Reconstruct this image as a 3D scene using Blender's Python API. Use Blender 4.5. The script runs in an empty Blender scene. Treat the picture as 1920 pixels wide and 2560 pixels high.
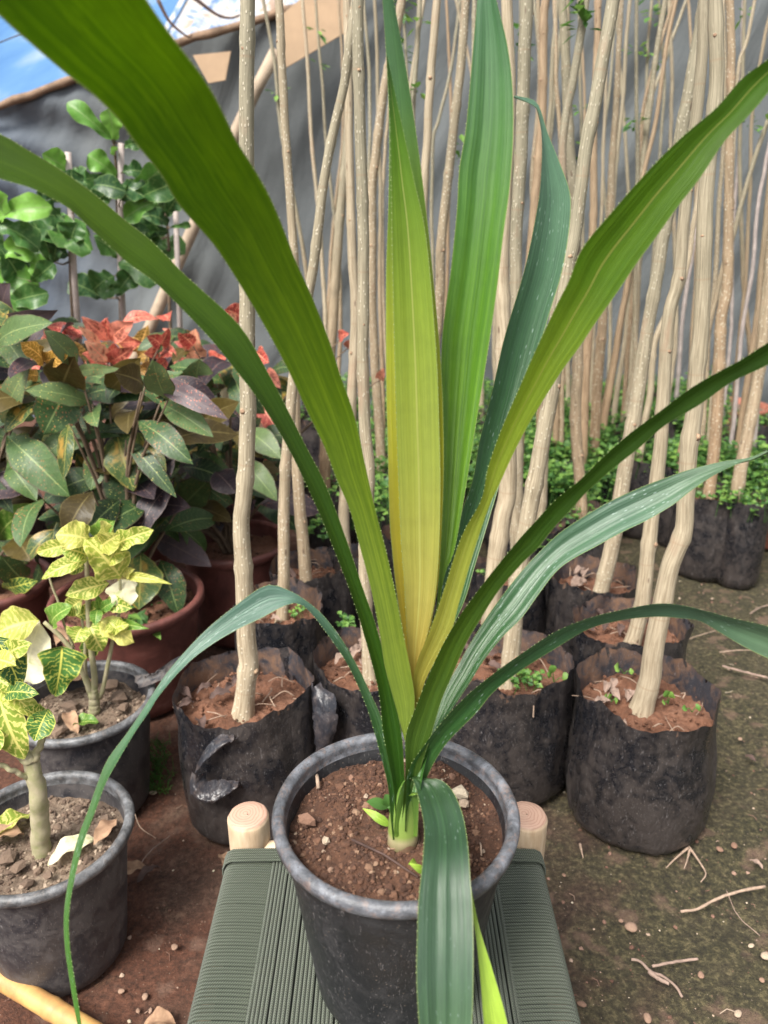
import bpy, math, random
from math import sin, cos, pi, radians, sqrt, atan2
from mathutils import Vector, noise, Matrix

# ------------------------------------------------------------------ scene, camera, light
S = bpy.context.scene
COL = S.collection
FPX = 1920.0                      # focal length in photo pixels
PITCH = radians(21.0)
CAMP = Vector((0, 0, 1.23))
cam = bpy.data.cameras.new('camera'); camo = bpy.data.objects.new('camera', cam); COL.objects.link(camo)
camo.location = CAMP; camo.rotation_euler = (pi/2 - PITCH, 0, 0)
cam.sensor_fit = 'VERTICAL'; cam.sensor_height = 36; cam.sensor_width = 27; cam.lens = 36*FPX/2560
cam.clip_start = 0.02; cam.clip_end = 500
cam.dof.use_dof = True; cam.dof.focus_distance = 1.05; cam.dof.aperture_fstop = 5.2
S.camera = camo

SUN_EL, SUN_AZ = radians(54), radians(-145)      # azimuth from +Y towards +X
w = bpy.data.worlds.new('World'); S.world = w; w.use_nodes = True
wn = w.node_tree; wn.nodes.clear()
sky = wn.nodes.new('ShaderNodeTexSky'); sky.sky_type = 'NISHITA'; sky.sun_disc = False
sky.sun_elevation = SUN_EL; sky.sun_rotation = SUN_AZ; sky.dust_density = 4; sky.ozone_density = 0.6; sky.air_density = 1.0
hs = wn.nodes.new('ShaderNodeHueSaturation'); hs.inputs['Saturation'].default_value = 0.25
bg = wn.nodes.new('ShaderNodeBackground'); bg.inputs['Strength'].default_value = 0.105
wo = wn.nodes.new('ShaderNodeOutputWorld')
wn.links.new(sky.outputs[0], hs.inputs['Color']); wn.links.new(hs.outputs[0], bg.inputs[0]); wn.links.new(bg.outputs[0], wo.inputs[0])
sl = bpy.data.lights.new('sun', 'SUN'); sl.energy = 2.75; sl.angle = radians(22); sl.color = (1.0, 0.95, 0.87)
so = bpy.data.objects.new('sun', sl); COL.objects.link(so)
sd = Vector((sin(SUN_AZ)*cos(SUN_EL), cos(SUN_AZ)*cos(SUN_EL), sin(SUN_EL)))
so.rotation_euler = sd.to_track_quat('Z', 'Y').to_euler(); so.location = (0, 0, 6)
S.view_settings.view_transform = 'Standard'; S.view_settings.look = 'None'
S.view_settings.exposure = 1.30; S.view_settings.gamma = 1

# ------------------------------------------------------------------ where a sight line of the photo meets a place
FV = Vector((0, cos(PITCH), -sin(PITCH))); UV_ = Vector((0, sin(PITCH), cos(PITCH))); RV = Vector((1, 0, 0))
def ray(px, py): return FV + RV*((px-960)/FPX) + UV_*((1280-py)/FPX)
def PZ(px, py, z): return CAMP + ray(px, py)*z
def PH(px, py, H):
    r = ray(px, py); return CAMP + r*((H-CAMP.z)/r.z)
def PY(px, py, Y):
    r = ray(px, py); return CAMP + r*(Y/r.y)
def proj(p):
    d = p-CAMP; z = d.dot(FV); return (960+FPX*d.x/z, 1280-FPX*d.dot(UV_)/z, z)

R = random.Random(7)
def U(a, b): return R.uniform(a, b)
def nz(x, y=0, z=0): return noise.noise(Vector((x, y, z)))
def lerp(a, b, t): return a+(b-a)*t
def srgb(r, g, b):
    f = lambda c: ((c/255+0.055)/1.055)**2.4 if c > 10 else c/255/12.92
    return (f(r), f(g), f(b), 1)

# ------------------------------------------------------------------ mesh builder
WORLD = {}
class MB:
    def __init__(s): s.v = []; s.f = []; s.uv = []; s.c = []; s.mi = []
    def add(s, vs, fs, uvs=None, col=0.5, mi=0):
        b = len(s.v); s.v += [tuple(x) for x in vs]
        s.uv += uvs if uvs else [(0, 0)]*len(vs)
        s.c += [col]*len(vs)
        for f in fs: s.f.append(tuple(i+b for i in f)); s.mi.append(mi)
    def grid(s, rows, closed=False, uvs=None, col=0.5, mi=0):
        n = len(rows[0]); vs = [p for r in rows for p in r]; fs = []
        m = n if closed else n-1
        for i in range(len(rows)-1):
            for j in range(m):
                k = (j+1) % n
                fs.append((i*n+j, i*n+k, (i+1)*n+k, (i+1)*n+j))
        if uvs is None: uvs = [(j/max(1, n-1), i/max(1, len(rows)-1)) for i in range(len(rows)) for j in range(n)]
        s.add(vs, fs, uvs, col, mi)
    def tube(s, pts, rad, seg=10, cap=True, col=0.5, mi=0, flat=None):
        pts = [Vector(p) for p in pts]; rows = []; uvs = []; L = 0; N = None
        for i, p in enumerate(pts):
            a = pts[max(0, i-1)]; b = pts[min(len(pts)-1, i+1)]; t = (b-a)
            if t.length < 1e-9: t = Vector((0, 0, 1))
            t.normalize()
            if N is None: N = t.orthogonal().normalized() if flat is None else (flat-t*flat.dot(t)).normalized()
            else:
                N = N-t*N.dot(t); N.normalize()
            B = t.cross(N); r = rad[i] if isinstance(rad, (list, tuple)) else rad
            if i: L += (p-pts[i-1]).length
            if isinstance(r, tuple): ra, rb = r
            else: ra = rb = r
            rows.append([p+N*(ra*cos(2*pi*k/seg))+B*(rb*sin(2*pi*k/seg)) for k in range(seg)])
            uvs += [(k/seg, L) for k in range(seg)]
        s.grid(rows, True, uvs, col, mi)
        if cap:
            n = len(s.v)
            s.f.append(tuple(range(n-seg, n))); s.mi.append(mi)
            b = n-seg*len(rows); s.f.append(tuple(range(b+seg-1, b-1, -1))); s.mi.append(mi)
    def lathe(s, prof, c, seg=64, wob=None, col=0.5, mi=0):
        rows = []; uvs = []
        for i, (r, z) in enumerate(prof):
            row = []
            for k in range(seg):
                a = 2*pi*k/seg; d = wob(a, z, i) if wob else 0
                row.append((c[0]+(r+d)*cos(a), c[1]+(r+d)*sin(a), c[2]+z)); uvs.append((k/seg, z))
            rows.append(row)
        s.grid(rows, True, uvs, col, mi)
    def rock(s, c, r, col=0.5, mi=0, sq=(1, 1, .7), rnd=None):
        rnd = rnd or R
        t = (1+5**.5)/2
        V = [(-1, t, 0), (1, t, 0), (-1, -t, 0), (1, -t, 0), (0, -1, t), (0, 1, t), (0, -1, -t), (0, 1, -t), (t, 0, -1), (t, 0, 1), (-t, 0, -1), (-t, 0, 1)]
        F = [(0, 11, 5), (0, 5, 1), (0, 1, 7), (0, 7, 10), (0, 10, 11), (1, 5, 9), (5, 11, 4), (11, 10, 2), (10, 7, 6), (7, 1, 8), (3, 9, 4), (3, 4, 2), (3, 2, 6), (3, 6, 8), (3, 8, 9), (4, 9, 5), (2, 4, 11), (6, 2, 10), (8, 6, 7), (9, 8, 1)]
        a = rnd.uniform(0, 6.28); ca, sa = cos(a), sin(a); vs = []
        for v in V:
            v = Vector(v).normalized()*r*rnd.uniform(.62, 1.18)
            x, y, z = v.x*sq[0], v.y*sq[1], v.z*sq[2]
            vs.append((c[0]+x*ca-y*sa, c[1]+x*sa+y*ca, c[2]+z))
        s.add(vs, F, None, col, mi)
    def box(s, c, h, rot=None, col=.5, mi=0):
        vs = [Vector((x*h[0], y*h[1], z*h[2])) for x in (-1, 1) for y in (-1, 1) for z in (-1, 1)]
        if rot: vs = [rot @ v for v in vs]
        vs = [v+Vector(c) for v in vs]
        s.add(vs, [(0, 1, 3, 2), (4, 6, 7, 5), (0, 4, 5, 1), (2, 3, 7, 6), (0, 2, 6, 4), (1, 5, 7, 3)], None, col, mi)
    def build(s, name, mats, parent=None, smooth=True):
        off = WORLD.get(parent.name, Vector()) if parent else Vector()
        me = bpy.data.meshes.new(name)
        me.from_pydata([(x-off.x, y-off.y, z-off.z) for x, y, z in s.v], [], s.f)
        if not isinstance(mats, (list, tuple)): mats = [mats]
        for m in mats: me.materials.append(m)
        me.polygons.foreach_set('material_index', s.mi)
        uvl = me.uv_layers.new(name='UVMap')
        li = [0]*len(me.loops); me.loops.foreach_get('vertex_index', li)
        fl = []
        for i in li: fl += s.uv[i]
        uvl.data.foreach_set('uv', fl)
        at = me.attributes.new('rnd', 'FLOAT', 'POINT'); at.data.foreach_set('value', s.c)
        if smooth: me.polygons.foreach_set('use_smooth', [True]*len(me.polygons))
        me.update()
        o = bpy.data.objects.new(name, me); COL.objects.link(o)
        if parent:
            o.parent = parent; WORLD[o.name] = off
        else: WORLD[o.name] = Vector()
        return o

def tag(o, label=None, cat=None, group=None, kind=None):
    if label: o['label'] = label
    if cat: o['category'] = cat
    if group: o['group'] = group
    if kind: o['kind'] = kind
    return o
def thing(name, loc, label, cat, group=None):
    o = bpy.data.objects.new(name, None); COL.objects.link(o); o.location = loc; o.empty_display_size = .05
    WORLD[o.name] = Vector(loc); return tag(o, label, cat, group)

def catmull(pts, n):
    pts = [Vector(p) for p in pts]
    if len(pts) == 2: return [pts[0].lerp(pts[1], i/(n-1)) for i in range(n)]
    P = [pts[0]*2-pts[1]]+pts+[pts[-1]*2-pts[-2]]
    d = []; 
    for i in range(1, len(P)-2):
        for k in range(12):
            t = k/12; a, b, c, e = P[i-1], P[i], P[i+1], P[i+2]
            d.append(.5*((2*b)+(c-a)*t+(2*a-5*b+4*c-e)*t*t+(3*b-a-3*c+e)*t**3))
    d.append(pts[-1])
    L = [0]
    for i in range(1, len(d)): L.append(L[-1]+(d[i]-d[i-1]).length)
    out = []; j = 0
    for i in range(n):
        s = L[-1]*i/(n-1)
        while j < len(L)-2 and L[j+1] < s: j += 1
        q = (s-L[j])/max(1e-9, L[j+1]-L[j]); out.append(d[j].lerp(d[j+1], min(1, q)))
    return out

# ------------------------------------------------------------------ materials
class NT:
    def __init__(s, name):
        s.m = bpy.data.materials.new(name); s.m.use_nodes = True; s.t = s.m.node_tree; s.t.nodes.clear()
        s.out = s.t.nodes.new('ShaderNodeOutputMaterial'); s.b = s.t.nodes.new('ShaderNodeBsdfPrincipled')
        s.t.links.new(s.b.outputs[0], s.out.inputs[0])
    def n(s, typ, **kw):
        nd = s.t.nodes.new('ShaderNode'+typ)
        for k, v in kw.items():
            if k.startswith('i_'):
                key = k[2:].replace('_', ' ')
                inp = nd.inputs[int(key)] if key.isdigit() else nd.inputs[key]
                s.set(inp, v)
            else: setattr(nd, k, v)
        return nd
    def set(s, inp, v):
        if isinstance(v, bpy.types.NodeSocket): s.t.links.new(v, inp)
        elif isinstance(v, bpy.types.Node): s.t.links.new(v.outputs[0], inp)
        else: inp.default_value = v
    def math(s, op, a, b=None, c=None, clamp=False):
        nd = s.t.nodes.new('ShaderNodeMath'); nd.operation = op; nd.use_clamp = clamp
        s.set(nd.inputs[0], a)
        if b is not None: s.set(nd.inputs[1], b)
        if c is not None: s.set(nd.inputs[2], c)
        return nd.outputs[0]
    def mix(s, f, a, b):
        nd = s.t.nodes.new('ShaderNodeMix'); nd.data_type = 'RGBA'
        s.set(nd.inputs[0], f); s.set(nd.inputs[6], a); s.set(nd.inputs[7], b); return nd.outputs[2]
    def ramp(s, f, stops, interp='LINEAR'):
        nd = s.t.nodes.new('ShaderNodeValToRGB'); cr = nd.color_ramp; cr.interpolation = interp
        while len(cr.elements) < len(stops): cr.elements.new(0.5)
        for e, (p, c) in zip(cr.elements, stops):
            e.position = p; e.color = c if not isinstance(c, (int, float)) else (c, c, c, 1)
        s.set(nd.inputs[0], f); return nd.outputs[0]
    def co(s, kind='Object'): return s.n('TexCoord').outputs[kind]
    def mapping(s, v, sc=(1, 1, 1), loc=(0, 0, 0)):
        return s.n('Mapping', i_Vector=v, i_Scale=sc, i_Location=loc).outputs[0]
    def noise(s, v, scale, detail=3, rough=.55, dist=0):
        return s.n('TexNoise', i_Vector=v, i_Scale=scale, i_Detail=detail, i_Roughness=rough, i_Distortion=dist).outputs[0]
    def vor(s, v, scale, feature='F1', rnd=1):
        return s.n('TexVoronoi', i_Vector=v, i_Scale=scale, i_Randomness=rnd, feature=feature)
    def bump(s, h, strength=.3, dist=.01, prev=None):
        b = s.n('Bump', i_Height=h, i_Strength=strength, i_Distance=dist)
        if prev is not None: s.set(b.inputs['Normal'], prev)
        s.set(s.b.inputs['Normal'], b.outputs[0]); return b.outputs[0]
    def P(s, **kw):
        for k, v in kw.items(): s.set(s.b.inputs[k.replace('_', ' ')], v)
        return s
    def attr(s, name='rnd'): return s.n('Attribute', attribute_name=name).outputs['Fac']
    def orand(s): return s.n('ObjectInfo').outputs['Random']
    def sep(s, v):
        n = s.n('SeparateXYZ', i_Vector=v); return n.outputs[0], n.outputs[1], n.outputs[2]
    def translucent(s, color, fac):
        tr = s.n('BsdfTranslucent'); s.set(tr.inputs[0], color)
        mx = s.n('MixShader'); s.set(mx.inputs[0], fac)
        s.t.links.new(s.b.outputs[0], mx.inputs[1]); s.t.links.new(tr.outputs[0], mx.inputs[2]); s.t.links.new(mx.outputs[0], s.out.inputs[0])

def c3(r, g, b): return (r, g, b, 1)

def mat_soil(name, c1, c2, c3_, sc=60, bs=.8):
    n = NT(name); o = n.co()
    a = n.noise(o, sc*.25, 6, .65); b = n.noise(o, sc*3, 5, .7)
    col = n.ramp(n.math('ADD', n.math('MULTIPLY', a, .6), n.math('MULTIPLY', b, .4)), [(.32, c1), (.5, c2), (.68, c3_)])
    col = n.mix(n.math('MULTIPLY', n.attr(), .0), col, c3_)
    sp = n.ramp(n.vor(o, sc*4).outputs[0], [(.08, 1.), (.14, 0.)])
    col = n.mix(n.math('MULTIPLY', sp, .35), col, c3(.42, .33, .25))
    n.P(Base_Color=col, Roughness=.95)
    n.bump(n.math('ADD', b, n.noise(o, sc*10, 4, .7)), bs, .004)
    return n.m
M_SOIL = mat_soil('potting_soil', c3(.026, .012, .008), c3(.078, .034, .018), c3(.15, .07, .038))
M_BAGSOIL = mat_soil('red_soil', c3(.060, .025, .013), c3(.165, .072, .040), c3(.29, .15, .095), 40)
M_GREYSOIL = mat_soil('grey_soil', c3(.07, .05, .036), c3(.17, .12, .085), c3(.33, .26, .19), 60)

def mat_crumb(name, stops):
    n = NT(name); o = n.co()
    col = n.ramp(n.attr(), stops); col = n.mix(n.math('MULTIPLY', n.noise(o, 300, 3), .5), col, c3(.05, .025, .015))
    n.P(Base_Color=col, Roughness=.95); n.bump(n.noise(o, 500, 4), .6, .002); return n.m
M_CRUMB = mat_crumb('soil_crumbs', [(0, c3(.045, .020, .012)), (.55, c3(.095, .042, .024)), (.85, c3(.17, .085, .05)), (.97, c3(.27, .17, .11)), (1, c3(.4, .32, .24))])
M_GCRUMB = mat_crumb('grey_soil_crumbs', [(0, c3(.08, .055, .04)), (.6, c3(.2, .14, .10)), (1, c3(.45, .36, .27))])
M_STONE = mat_crumb('pale_stone', [(0, c3(.2, .10, .065)), (.5, c3(.36, .24, .17)), (1, c3(.55, .47, .35))])

def mat_ground():
    n = NT('ground'); o = n.co()
    big = n.noise(o, 2.2, 5, .6, .3); mid = n.noise(o, 9, 6, .65, .4); fine = n.noise(o, 90, 6, .7); vf = n.noise(o, 420, 3, .6)
    soil = n.ramp(n.math('ADD', n.math('MULTIPLY', mid, .55), n.math('MULTIPLY', fine, .45)), [(.38, c3(.05, .027, .018)), (.5, c3(.145, .085, .058)), (.62, c3(.32, .21, .15))])
    red = n.ramp(fine, [(.35, c3(.065, .024, .013)), (.65, c3(.22, .082, .044))])
    x, y, z = n.sep(o)
    moss = n.ramp(fine, [(.38, c3(.016, .021, .008)), (.52, c3(.058, .062, .023)), (.64, c3(.185, .165, .072))])
    # moss on the right, bare red soil on the left
    mfac = n.ramp(n.math('ADD', n.math('MULTIPLY', x, .30), n.math('ADD', n.math('MULTIPLY', big, .55), n.math('MULTIPLY', mid, .75))), [(.60, 0.), (.80, 1.)])
    rfac = n.ramp(n.math('ADD', n.math('MULTIPLY', x, -.35), n.math('MULTIPLY', n.noise(o, 3.5, 4, .6, .5), .9)), [(.44, 0.), (.62, 1.)])
    col = n.mix(n.math('MULTIPLY', rfac, .9), soil, red); col = n.mix(n.math('MULTIPLY', mfac, .8), col, moss)
    flat = n.ramp(n.noise(n.mapping(o, (1, 1, 1), (3, 7, 0)), 14, 3, .5), [(.58, 0.), (.66, 1.)])
    col = n.mix(n.math('MULTIPLY', flat, .45), col, c3(.33, .2, .145))
    v = n.vor(o, 130); sp = n.ramp(v.outputs[0], [(.10, 1.), (.16, 0.)])
    pick = n.ramp(n.sep(v.outputs[1])[0], [(.8, 0.), (.84, 1.)])
    col = n.mix(n.math('MULTIPLY', n.math('MULTIPLY', sp, pick), .75), col, c3(.5, .38, .28))
    col = n.mix(n.math('MULTIPLY', vf, .25), col, c3(.05, .03, .02))
    n.P(Base_Color=col, Roughness=.93); b = n.bump(fine, 1., .02); n.bump(vf, .9, .006, b)
    return n.m
M_GROUND = mat_ground()

def mat_black_plastic(name, dust=.35, base=.022, rough=.42, tint=(.20, .15, .12), wr=1.0, lift=0):
    n = NT(name); o = n.co(); r = n.orand(); off = n.n('VectorMath', operation='ADD', i_0=o, i_1=n.n('CombineXYZ', i_0=n.math('MULTIPLY', r, 13.)).outputs[0]).outputs[0]
    d1 = n.noise(off, 26 if lift else 7, 7, .7, .8); d2 = n.noise(n.mapping(off, (1, 1, .8)), 34, 6, .7, 1.0); sc = n.noise(n.mapping(off, (1, 1, .22)), 240, 3, .6, 2.0)
    f = n.ramp(n.math('ADD', n.math('MULTIPLY', d1, .55), n.math('MULTIPLY', d2, .45)), [(.44, 0.), (.58, 1.)])
    z = n.sep(o)[2]
    low = n.ramp(z, [(0., .8), (.25, 0.)]) if lift == 0 else 0.0
    f2 = n.math('MULTIPLY', n.math('ADD', f, n.math('MULTIPLY', low, n.math('MULTIPLY', d2, .9)), clamp=True), dust)
    col = n.mix(f2, c3(base, base*1.06, base*1.35), c3(*tint))
    spk = n.ramp(n.vor(off, 120).outputs[0], [(.06, 1.), (.13, 0.)])
    col = n.mix(n.math('MULTIPLY', spk, .30), col, c3(.36, .28, .22))
    scr = n.ramp(sc, [(.62, 0.), (.68, 1.)]); col = n.mix(n.math('MULTIPLY', scr, .30), col, c3(.32, .30, .30))
    n.P(Base_Color=col, Roughness=n.math('ADD', n.math('MULTIPLY', f, .35), rough))
    n.b.inputs['Specular IOR Level'].default_value = .45
    if wr:
        w1 = n.noise(n.mapping(off, (1, 1, .45)), 10, 4, .5, 1.2); b = n.bump(w1, .5*wr, .02)
        w2 = n.noise(n.mapping(off, (1, 1, .8)), 26, 3, .5, 2.2); n.bump(w2, .28*wr, .006, b)
    else: n.bump(n.noise(off, 120, 4), .12, .002)
    return n.m
M_BAG = mat_black_plastic('black_grow_bag', .42, .010, .26, (.085, .066, .056), .8)
M_BAGIN = mat_black_plastic('bag_inside', .9, .03, .6, (.16, .09, .055), .6)
M_POT = mat_black_plastic('black_pot_plastic', .6, .010, .34, (.044, .044, .046), 0)
M_POT.node_tree.nodes['Principled BSDF'].inputs['Specular IOR Level'].default_value = .32
def mat_rim(name, blue, rust, amt):
    n = NT(name); o = n.co()
    a = n.noise(o, 40, 8, .75, .4); b = n.noise(n.mapping(o, (1, 1, 1), (4, 2, 1)), 85, 7, .8, .3); f = n.noise(o, 400, 3, .6)
    col = n.ramp(a, [(.38, c3(*[x*.45 for x in blue])), (.5, c3(*blue)), (.64, c3(*[min(1, x*2.0) for x in blue]))])
    col = n.mix(n.math('MULTIPLY', n.ramp(b, [(.52, 0.), (.60, 1.)]), amt), col, c3(*rust))
    pit = n.ramp(n.vor(o, 210).outputs[0], [(.10, 1.), (.20, 0.)]); pc = n.ramp(n.noise(o, 30, 3), [(.5, 0.), (.56, 1.)])
    col = n.mix(n.math('MULTIPLY', pit, n.math('MULTIPLY', pc, .8)), col, c3(.02, .015, .012))
    n.P(Base_Color=col, Roughness=n.math('ADD', .26, n.math('MULTIPLY', b, .35))); n.bump(n.math('ADD', f, n.math('MULTIPLY', b, 2.)), .35, .0015); return n.m
M_OLDPOT = mat_black_plastic('old_pot_plastic', .70, .020, .42, (.10, .088, .084), 0)
M_POTRIM = mat_rim('worn_pot_rim', (.085, .090, .102), (.22, .15, .12), .45)
M_OLDRIM = mat_rim('old_pot_rim', (.095, .097, .102), (.18, .155, .14), .4)

def mat_brownpot():
    n = NT('maroon_plastic'); o = n.co()
    f = n.noise(o, 12, 6, .7, .5)
    col = n.ramp(f, [(.3, c3(.075, .026, .022)), (.55, c3(.15, .052, .042)), (.75, c3(.27, .13, .11))])
    n.P(Base_Color=col, Roughness=.55); n.bump(n.noise(o, 80, 4), .2, .003); return n.m
M_BROWN = mat_brownpot()
def mat_terra():
    n = NT('terracotta'); o = n.co(); col = n.ramp(n.noise(o, 14, 5, .6), [(.3, c3(.20, .065, .04)), (.7, c3(.36, .14, .095))])
    n.P(Base_Color=col, Roughness=.8); return n.m
M_TERRA = mat_terra()

def mat_trunk():
    n = NT('bark'); o = n.co(); r = n.attr(); uv = n.n('UVMap').outputs[0]
    u, v, _ = n.sep(uv)
    comb = n.n('CombineXYZ', i_0=n.math('MULTIPLY', u, .13), i_1=v, i_2=n.math('MULTIPLY', r, 40.)).outputs[0]
    st = n.noise(n.mapping(comb, (230, 12, 1)), 1.0, 5, .65, .4)
    blot = n.noise(n.mapping(comb, (9, 5, 1)), 1.0, 4, .6, .3)
    pale = n.ramp(st, [(.34, c3(.23, .18, .115)), (.60, c3(.45, .375, .265))])
    tan = n.ramp(st, [(.32, c3(.17, .105, .058)), (.66, c3(.43, .30, .185))])
    grn = n.ramp(st, [(.3, c3(.14, .13, .085)), (.7, c3(.30, .275, .195))])
    a = n.ramp(r, [(0., 0.), (.35, 0.), (.55, 1.)]); col = n.mix(a, tan, pale)
    z = n.sep(o)[2]
    hz = n.ramp(n.math('ADD', n.math('MULTIPLY', z, .55), n.math('MULTIPLY', blot, .45)), [(.45, 0.), (.95, 1.)])
    gf = n.math('MULTIPLY', hz, n.ramp(n.math('FRACT', n.math('MULTIPLY', r, 7.3)), [(.15, .15), (.7, .9)]))
    col = n.mix(gf, col, grn)
    bf = n.ramp(blot, [(.60, 0.), (.70, 1.)]); col = n.mix(n.math('MULTIPLY', bf, .35), col, c3(.34, .20, .13))
    base = n.ramp(z, [(.0, 1.), (.34, .8), (.42, 0.)])
    col = n.mix(n.math('MULTIPLY', base, n.math('MULTIPLY', n.noise(o, 30, 4), .0)), col, c3(.36, .16, .08))
    vo = n.vor(n.mapping(comb, (105, 92, 1)), 1.0); dots = n.ramp(vo.outputs[0], [(.20, 1.), (.28, 0.)])
    pick = n.ramp(n.sep(vo.outputs[1])[0], [(.22, 0.), (.26, 1.)])
    df = n.math('MULTIPLY', n.math('MULTIPLY', dots, pick), n.ramp(n.math('FRACT', n.math('MULTIPLY', r, 3.7)), [(.35, .05), (.6, .85)]))
    col = n.mix(df, col, c3(.70, .64, .50))
    ring = n.ramp(n.math('ABSOLUTE', n.math('SUBTRACT', n.math('FRACT', n.math('MULTIPLY', v, 6.1)), .5)), [(.0, 1.), (.018, 0.)])
    col = n.mix(n.math('MULTIPLY', ring, .4), col, c3(.26, .17, .10))
    pk = n.vor(n.mapping(comb, (22, 9, 1)), 1.0); pkf = n.ramp(pk.outputs[0], [(.06, 1.), (.10, 0.)])
    col = n.mix(n.math('MULTIPLY', pkf, .75), col, c3(.09, .05, .03))
    n.P(Base_Color=col, Roughness=.7); b = n.bump(df, .8, .002); n.bump(st, .35, .003, b)
    return n.m
M_TRUNK = mat_trunk()
def simple(name, c, rough=.6, nsc=40, var=.4, bump=.2, c2=None, bd=.003):
    n = NT(name); o = n.co(); f = n.noise(o, nsc, 5, .6, .3)
    c2 = c2 or tuple(x*(1-var) for x in c[:3])+(1,)
    n.P(Base_Color=n.ramp(f, [(.3, c2), (.7, c)]), Roughness=rough); n.bump(f, bump, bd); return n.m
M_KNOT = simple('bud_scar', c3(.46, .32, .20), .8, 260, .6, .6, c3(.13, .07, .045))
M_WOODP = simple('weathered_pole', c3(.42, .31, .22), .8, 30, .4)
M_STICK = simple('dry_stick', c3(.34, .24, .19), .85, 60, .5)
M_PALESTICK = simple('pale_stick', c3(.42, .30, .22), .85, 90, .5, .4)
M_DARKSTICK = simple('dark_stick', c3(.09, .05, .04), .8, 60, .5)
M_GREYCANE = simple('grey_cane', c3(.46, .39, .36), .7, 30, .35)
M_STEMG = simple('green_stem', c3(.22, .22, .10), .7, 30, .4, c2=c3(.30, .24, .15))
M_STEMB = simple('brown_stem', c3(.16, .11, .07), .8, 40, .5)
M_TWIG = simple('croton_bark', c3(.34, .29, .20), .8, 60, .4, .5, c3(.22, .22, .10))
M_DRYLEAF = simple('dry_leaf', c3(.36, .23, .14), .85, 60, .5, .5, c3(.18, .10, .06))
M_DARKDRY = simple('dark_dry_leaf', c3(.10, .06, .05), .85, 40, .5, .4)

def mat_wood_post():
    n = NT('pale_turned_wood'); o = n.co(); x, y, z = n.sep(o)
    rr = n.math('SQRT', n.math('ADD', n.math('POWER', n.math('ADD', x, n.math('MULTIPLY', n.noise(o, 25, 3), .01)), 2.), n.math('POWER', n.math('ADD', y, -.002), 2.)))
    rings = n.math('SINE', n.math('MULTIPLY', n.math('ADD', rr, n.math('MULTIPLY', n.noise(o, 60, 3), .006)), 1300.))
    topf = n.ramp(z, [(.4010, 0.), (.4020, 1.)])
    side = n.ramp(n.noise(n.mapping(o, (6, 6, 1)), 22, 5, .6), [(.3, c3(.44, .31, .195)), (.7, c3(.58, .45, .31))])
    topc = n.mix(n.ramp(rings, [(.2, 0.), (1., .55)]), c3(.42, .27, .20), c3(.28, .135, .09))
    topc = n.mix(n.ramp(n.noise(o, 55, 4, .6), [(.5, 0.), (.7, .4)]), topc, c3(.46, .33, .24))
    n.P(Base_Color=n.mix(topf, side, topc), Roughness=.6); n.bump(n.noise(n.mapping(o, (8, 8, 1)), 40, 4), .15, .002); return n.m
M_POST = mat_wood_post()

def mat_cord():
    n = NT('olive_braided_cord'); uv = n.n('UVMap').outputs[0]; u, v, _ = n.sep(uv)
    # herringbone of a flat braid, u round the cord, v metres along it
    uu = n.math('MULTIPLY', n.math('ABSOLUTE', n.math('SUBTRACT', n.math('FRACT', n.math('MULTIPLY', u, 2.)), .5)), 2.)
    ph = n.math('ADD', n.math('MULTIPLY', v, 330.), n.math('MULTIPLY', uu, 1.3))
    wv = n.math('ADD', n.math('MULTIPLY', n.math('SINE', n.math('MULTIPLY', ph, 6.283)), .5), .5)
    col = n.ramp(wv, [(.0, c3(.006, .010, .005)), (.5, c3(.040, .056, .034)), (1., c3(.125, .155, .100))])  # shaded grooves and highlights of the strands are put into the colour
    o = n.co(); col = n.mix(n.math('MULTIPLY', n.noise(o, 14, 4), .12), col, c3(.16, .18, .12))
    n.P(Base_Color=col, Roughness=.6); n.b.inputs['Sheen Weight'].default_value = .15
    n.bump(wv, .9, .0015); return n.m
M_CORD = mat_cord()

def mat_net():
    n = NT('grey_shade_cloth'); o = n.co(); x, y, z = n.sep(o)
    f = n.noise(o, 1.6, 4, .5, .3); g = n.noise(n.mapping(o, (1, 1, 8)), 30, 3)
    wv = n.math('MULTIPLY', n.math('SINE', n.math('MULTIPLY', z, 900.)), n.math('SINE', n.math('MULTIPLY', x, 700.)))
    col = n.mix(f, c3(.048, .058, .066), c3(.088, .100, .104))
    left = n.ramp(x, [(0., 1.), (1., 0.)])
    bl = n.ramp(n.math('ADD', n.math('MULTIPLY', x, -.35), n.math('MULTIPLY', f, .4)), [(.75, 0.), (1.05, 1.)])
    col = n.mix(bl, col, c3(.045, .07, .115))
    col = n.mix(n.math('MULTIPLY', g, .35), col, c3(.17, .175, .17))
    fo = n.noise(n.n('CombineXYZ', i_0=n.math('MULTIPLY', n.math('ADD', x, n.math('MULTIPLY', z, -.45)), 2.6), i_1=n.math('MULTIPLY', z, .7), i_2=y).outputs[0], 1., 4, .6, .6)
    n.P(Base_Color=n.mix(n.math('MULTIPLY', n.ramp(fo, [(.4, 0.), (.65, 1.)]), .15), col, c3(.10, .11, .112)), Roughness=.85); b = n.bump(fo, .3, .10); b = n.bump(g, .15, .01, b); n.bump(wv, .1, .002, b); return n.m
M_NET = mat_net()
def mat_tarp():
    n = NT('blue_tarp'); o = n.co()
    f = n.noise(n.mapping(o, (1, .5, .5)), 2.2, 4, .5, .3)
    col = n.ramp(f, [(.35, c3(.055, .135, .29)), (.55, c3(.085, .18, .33)), (.70, c3(.20, .27, .36))])
    n.P(Base_Color=col, Roughness=.9); n.b.inputs['Specular IOR Level'].default_value = .1; n.bump(n.noise(o, 8, 4), .4, .03); n.translucent(col, .12); return n.m
M_TARP = mat_tarp()
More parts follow.
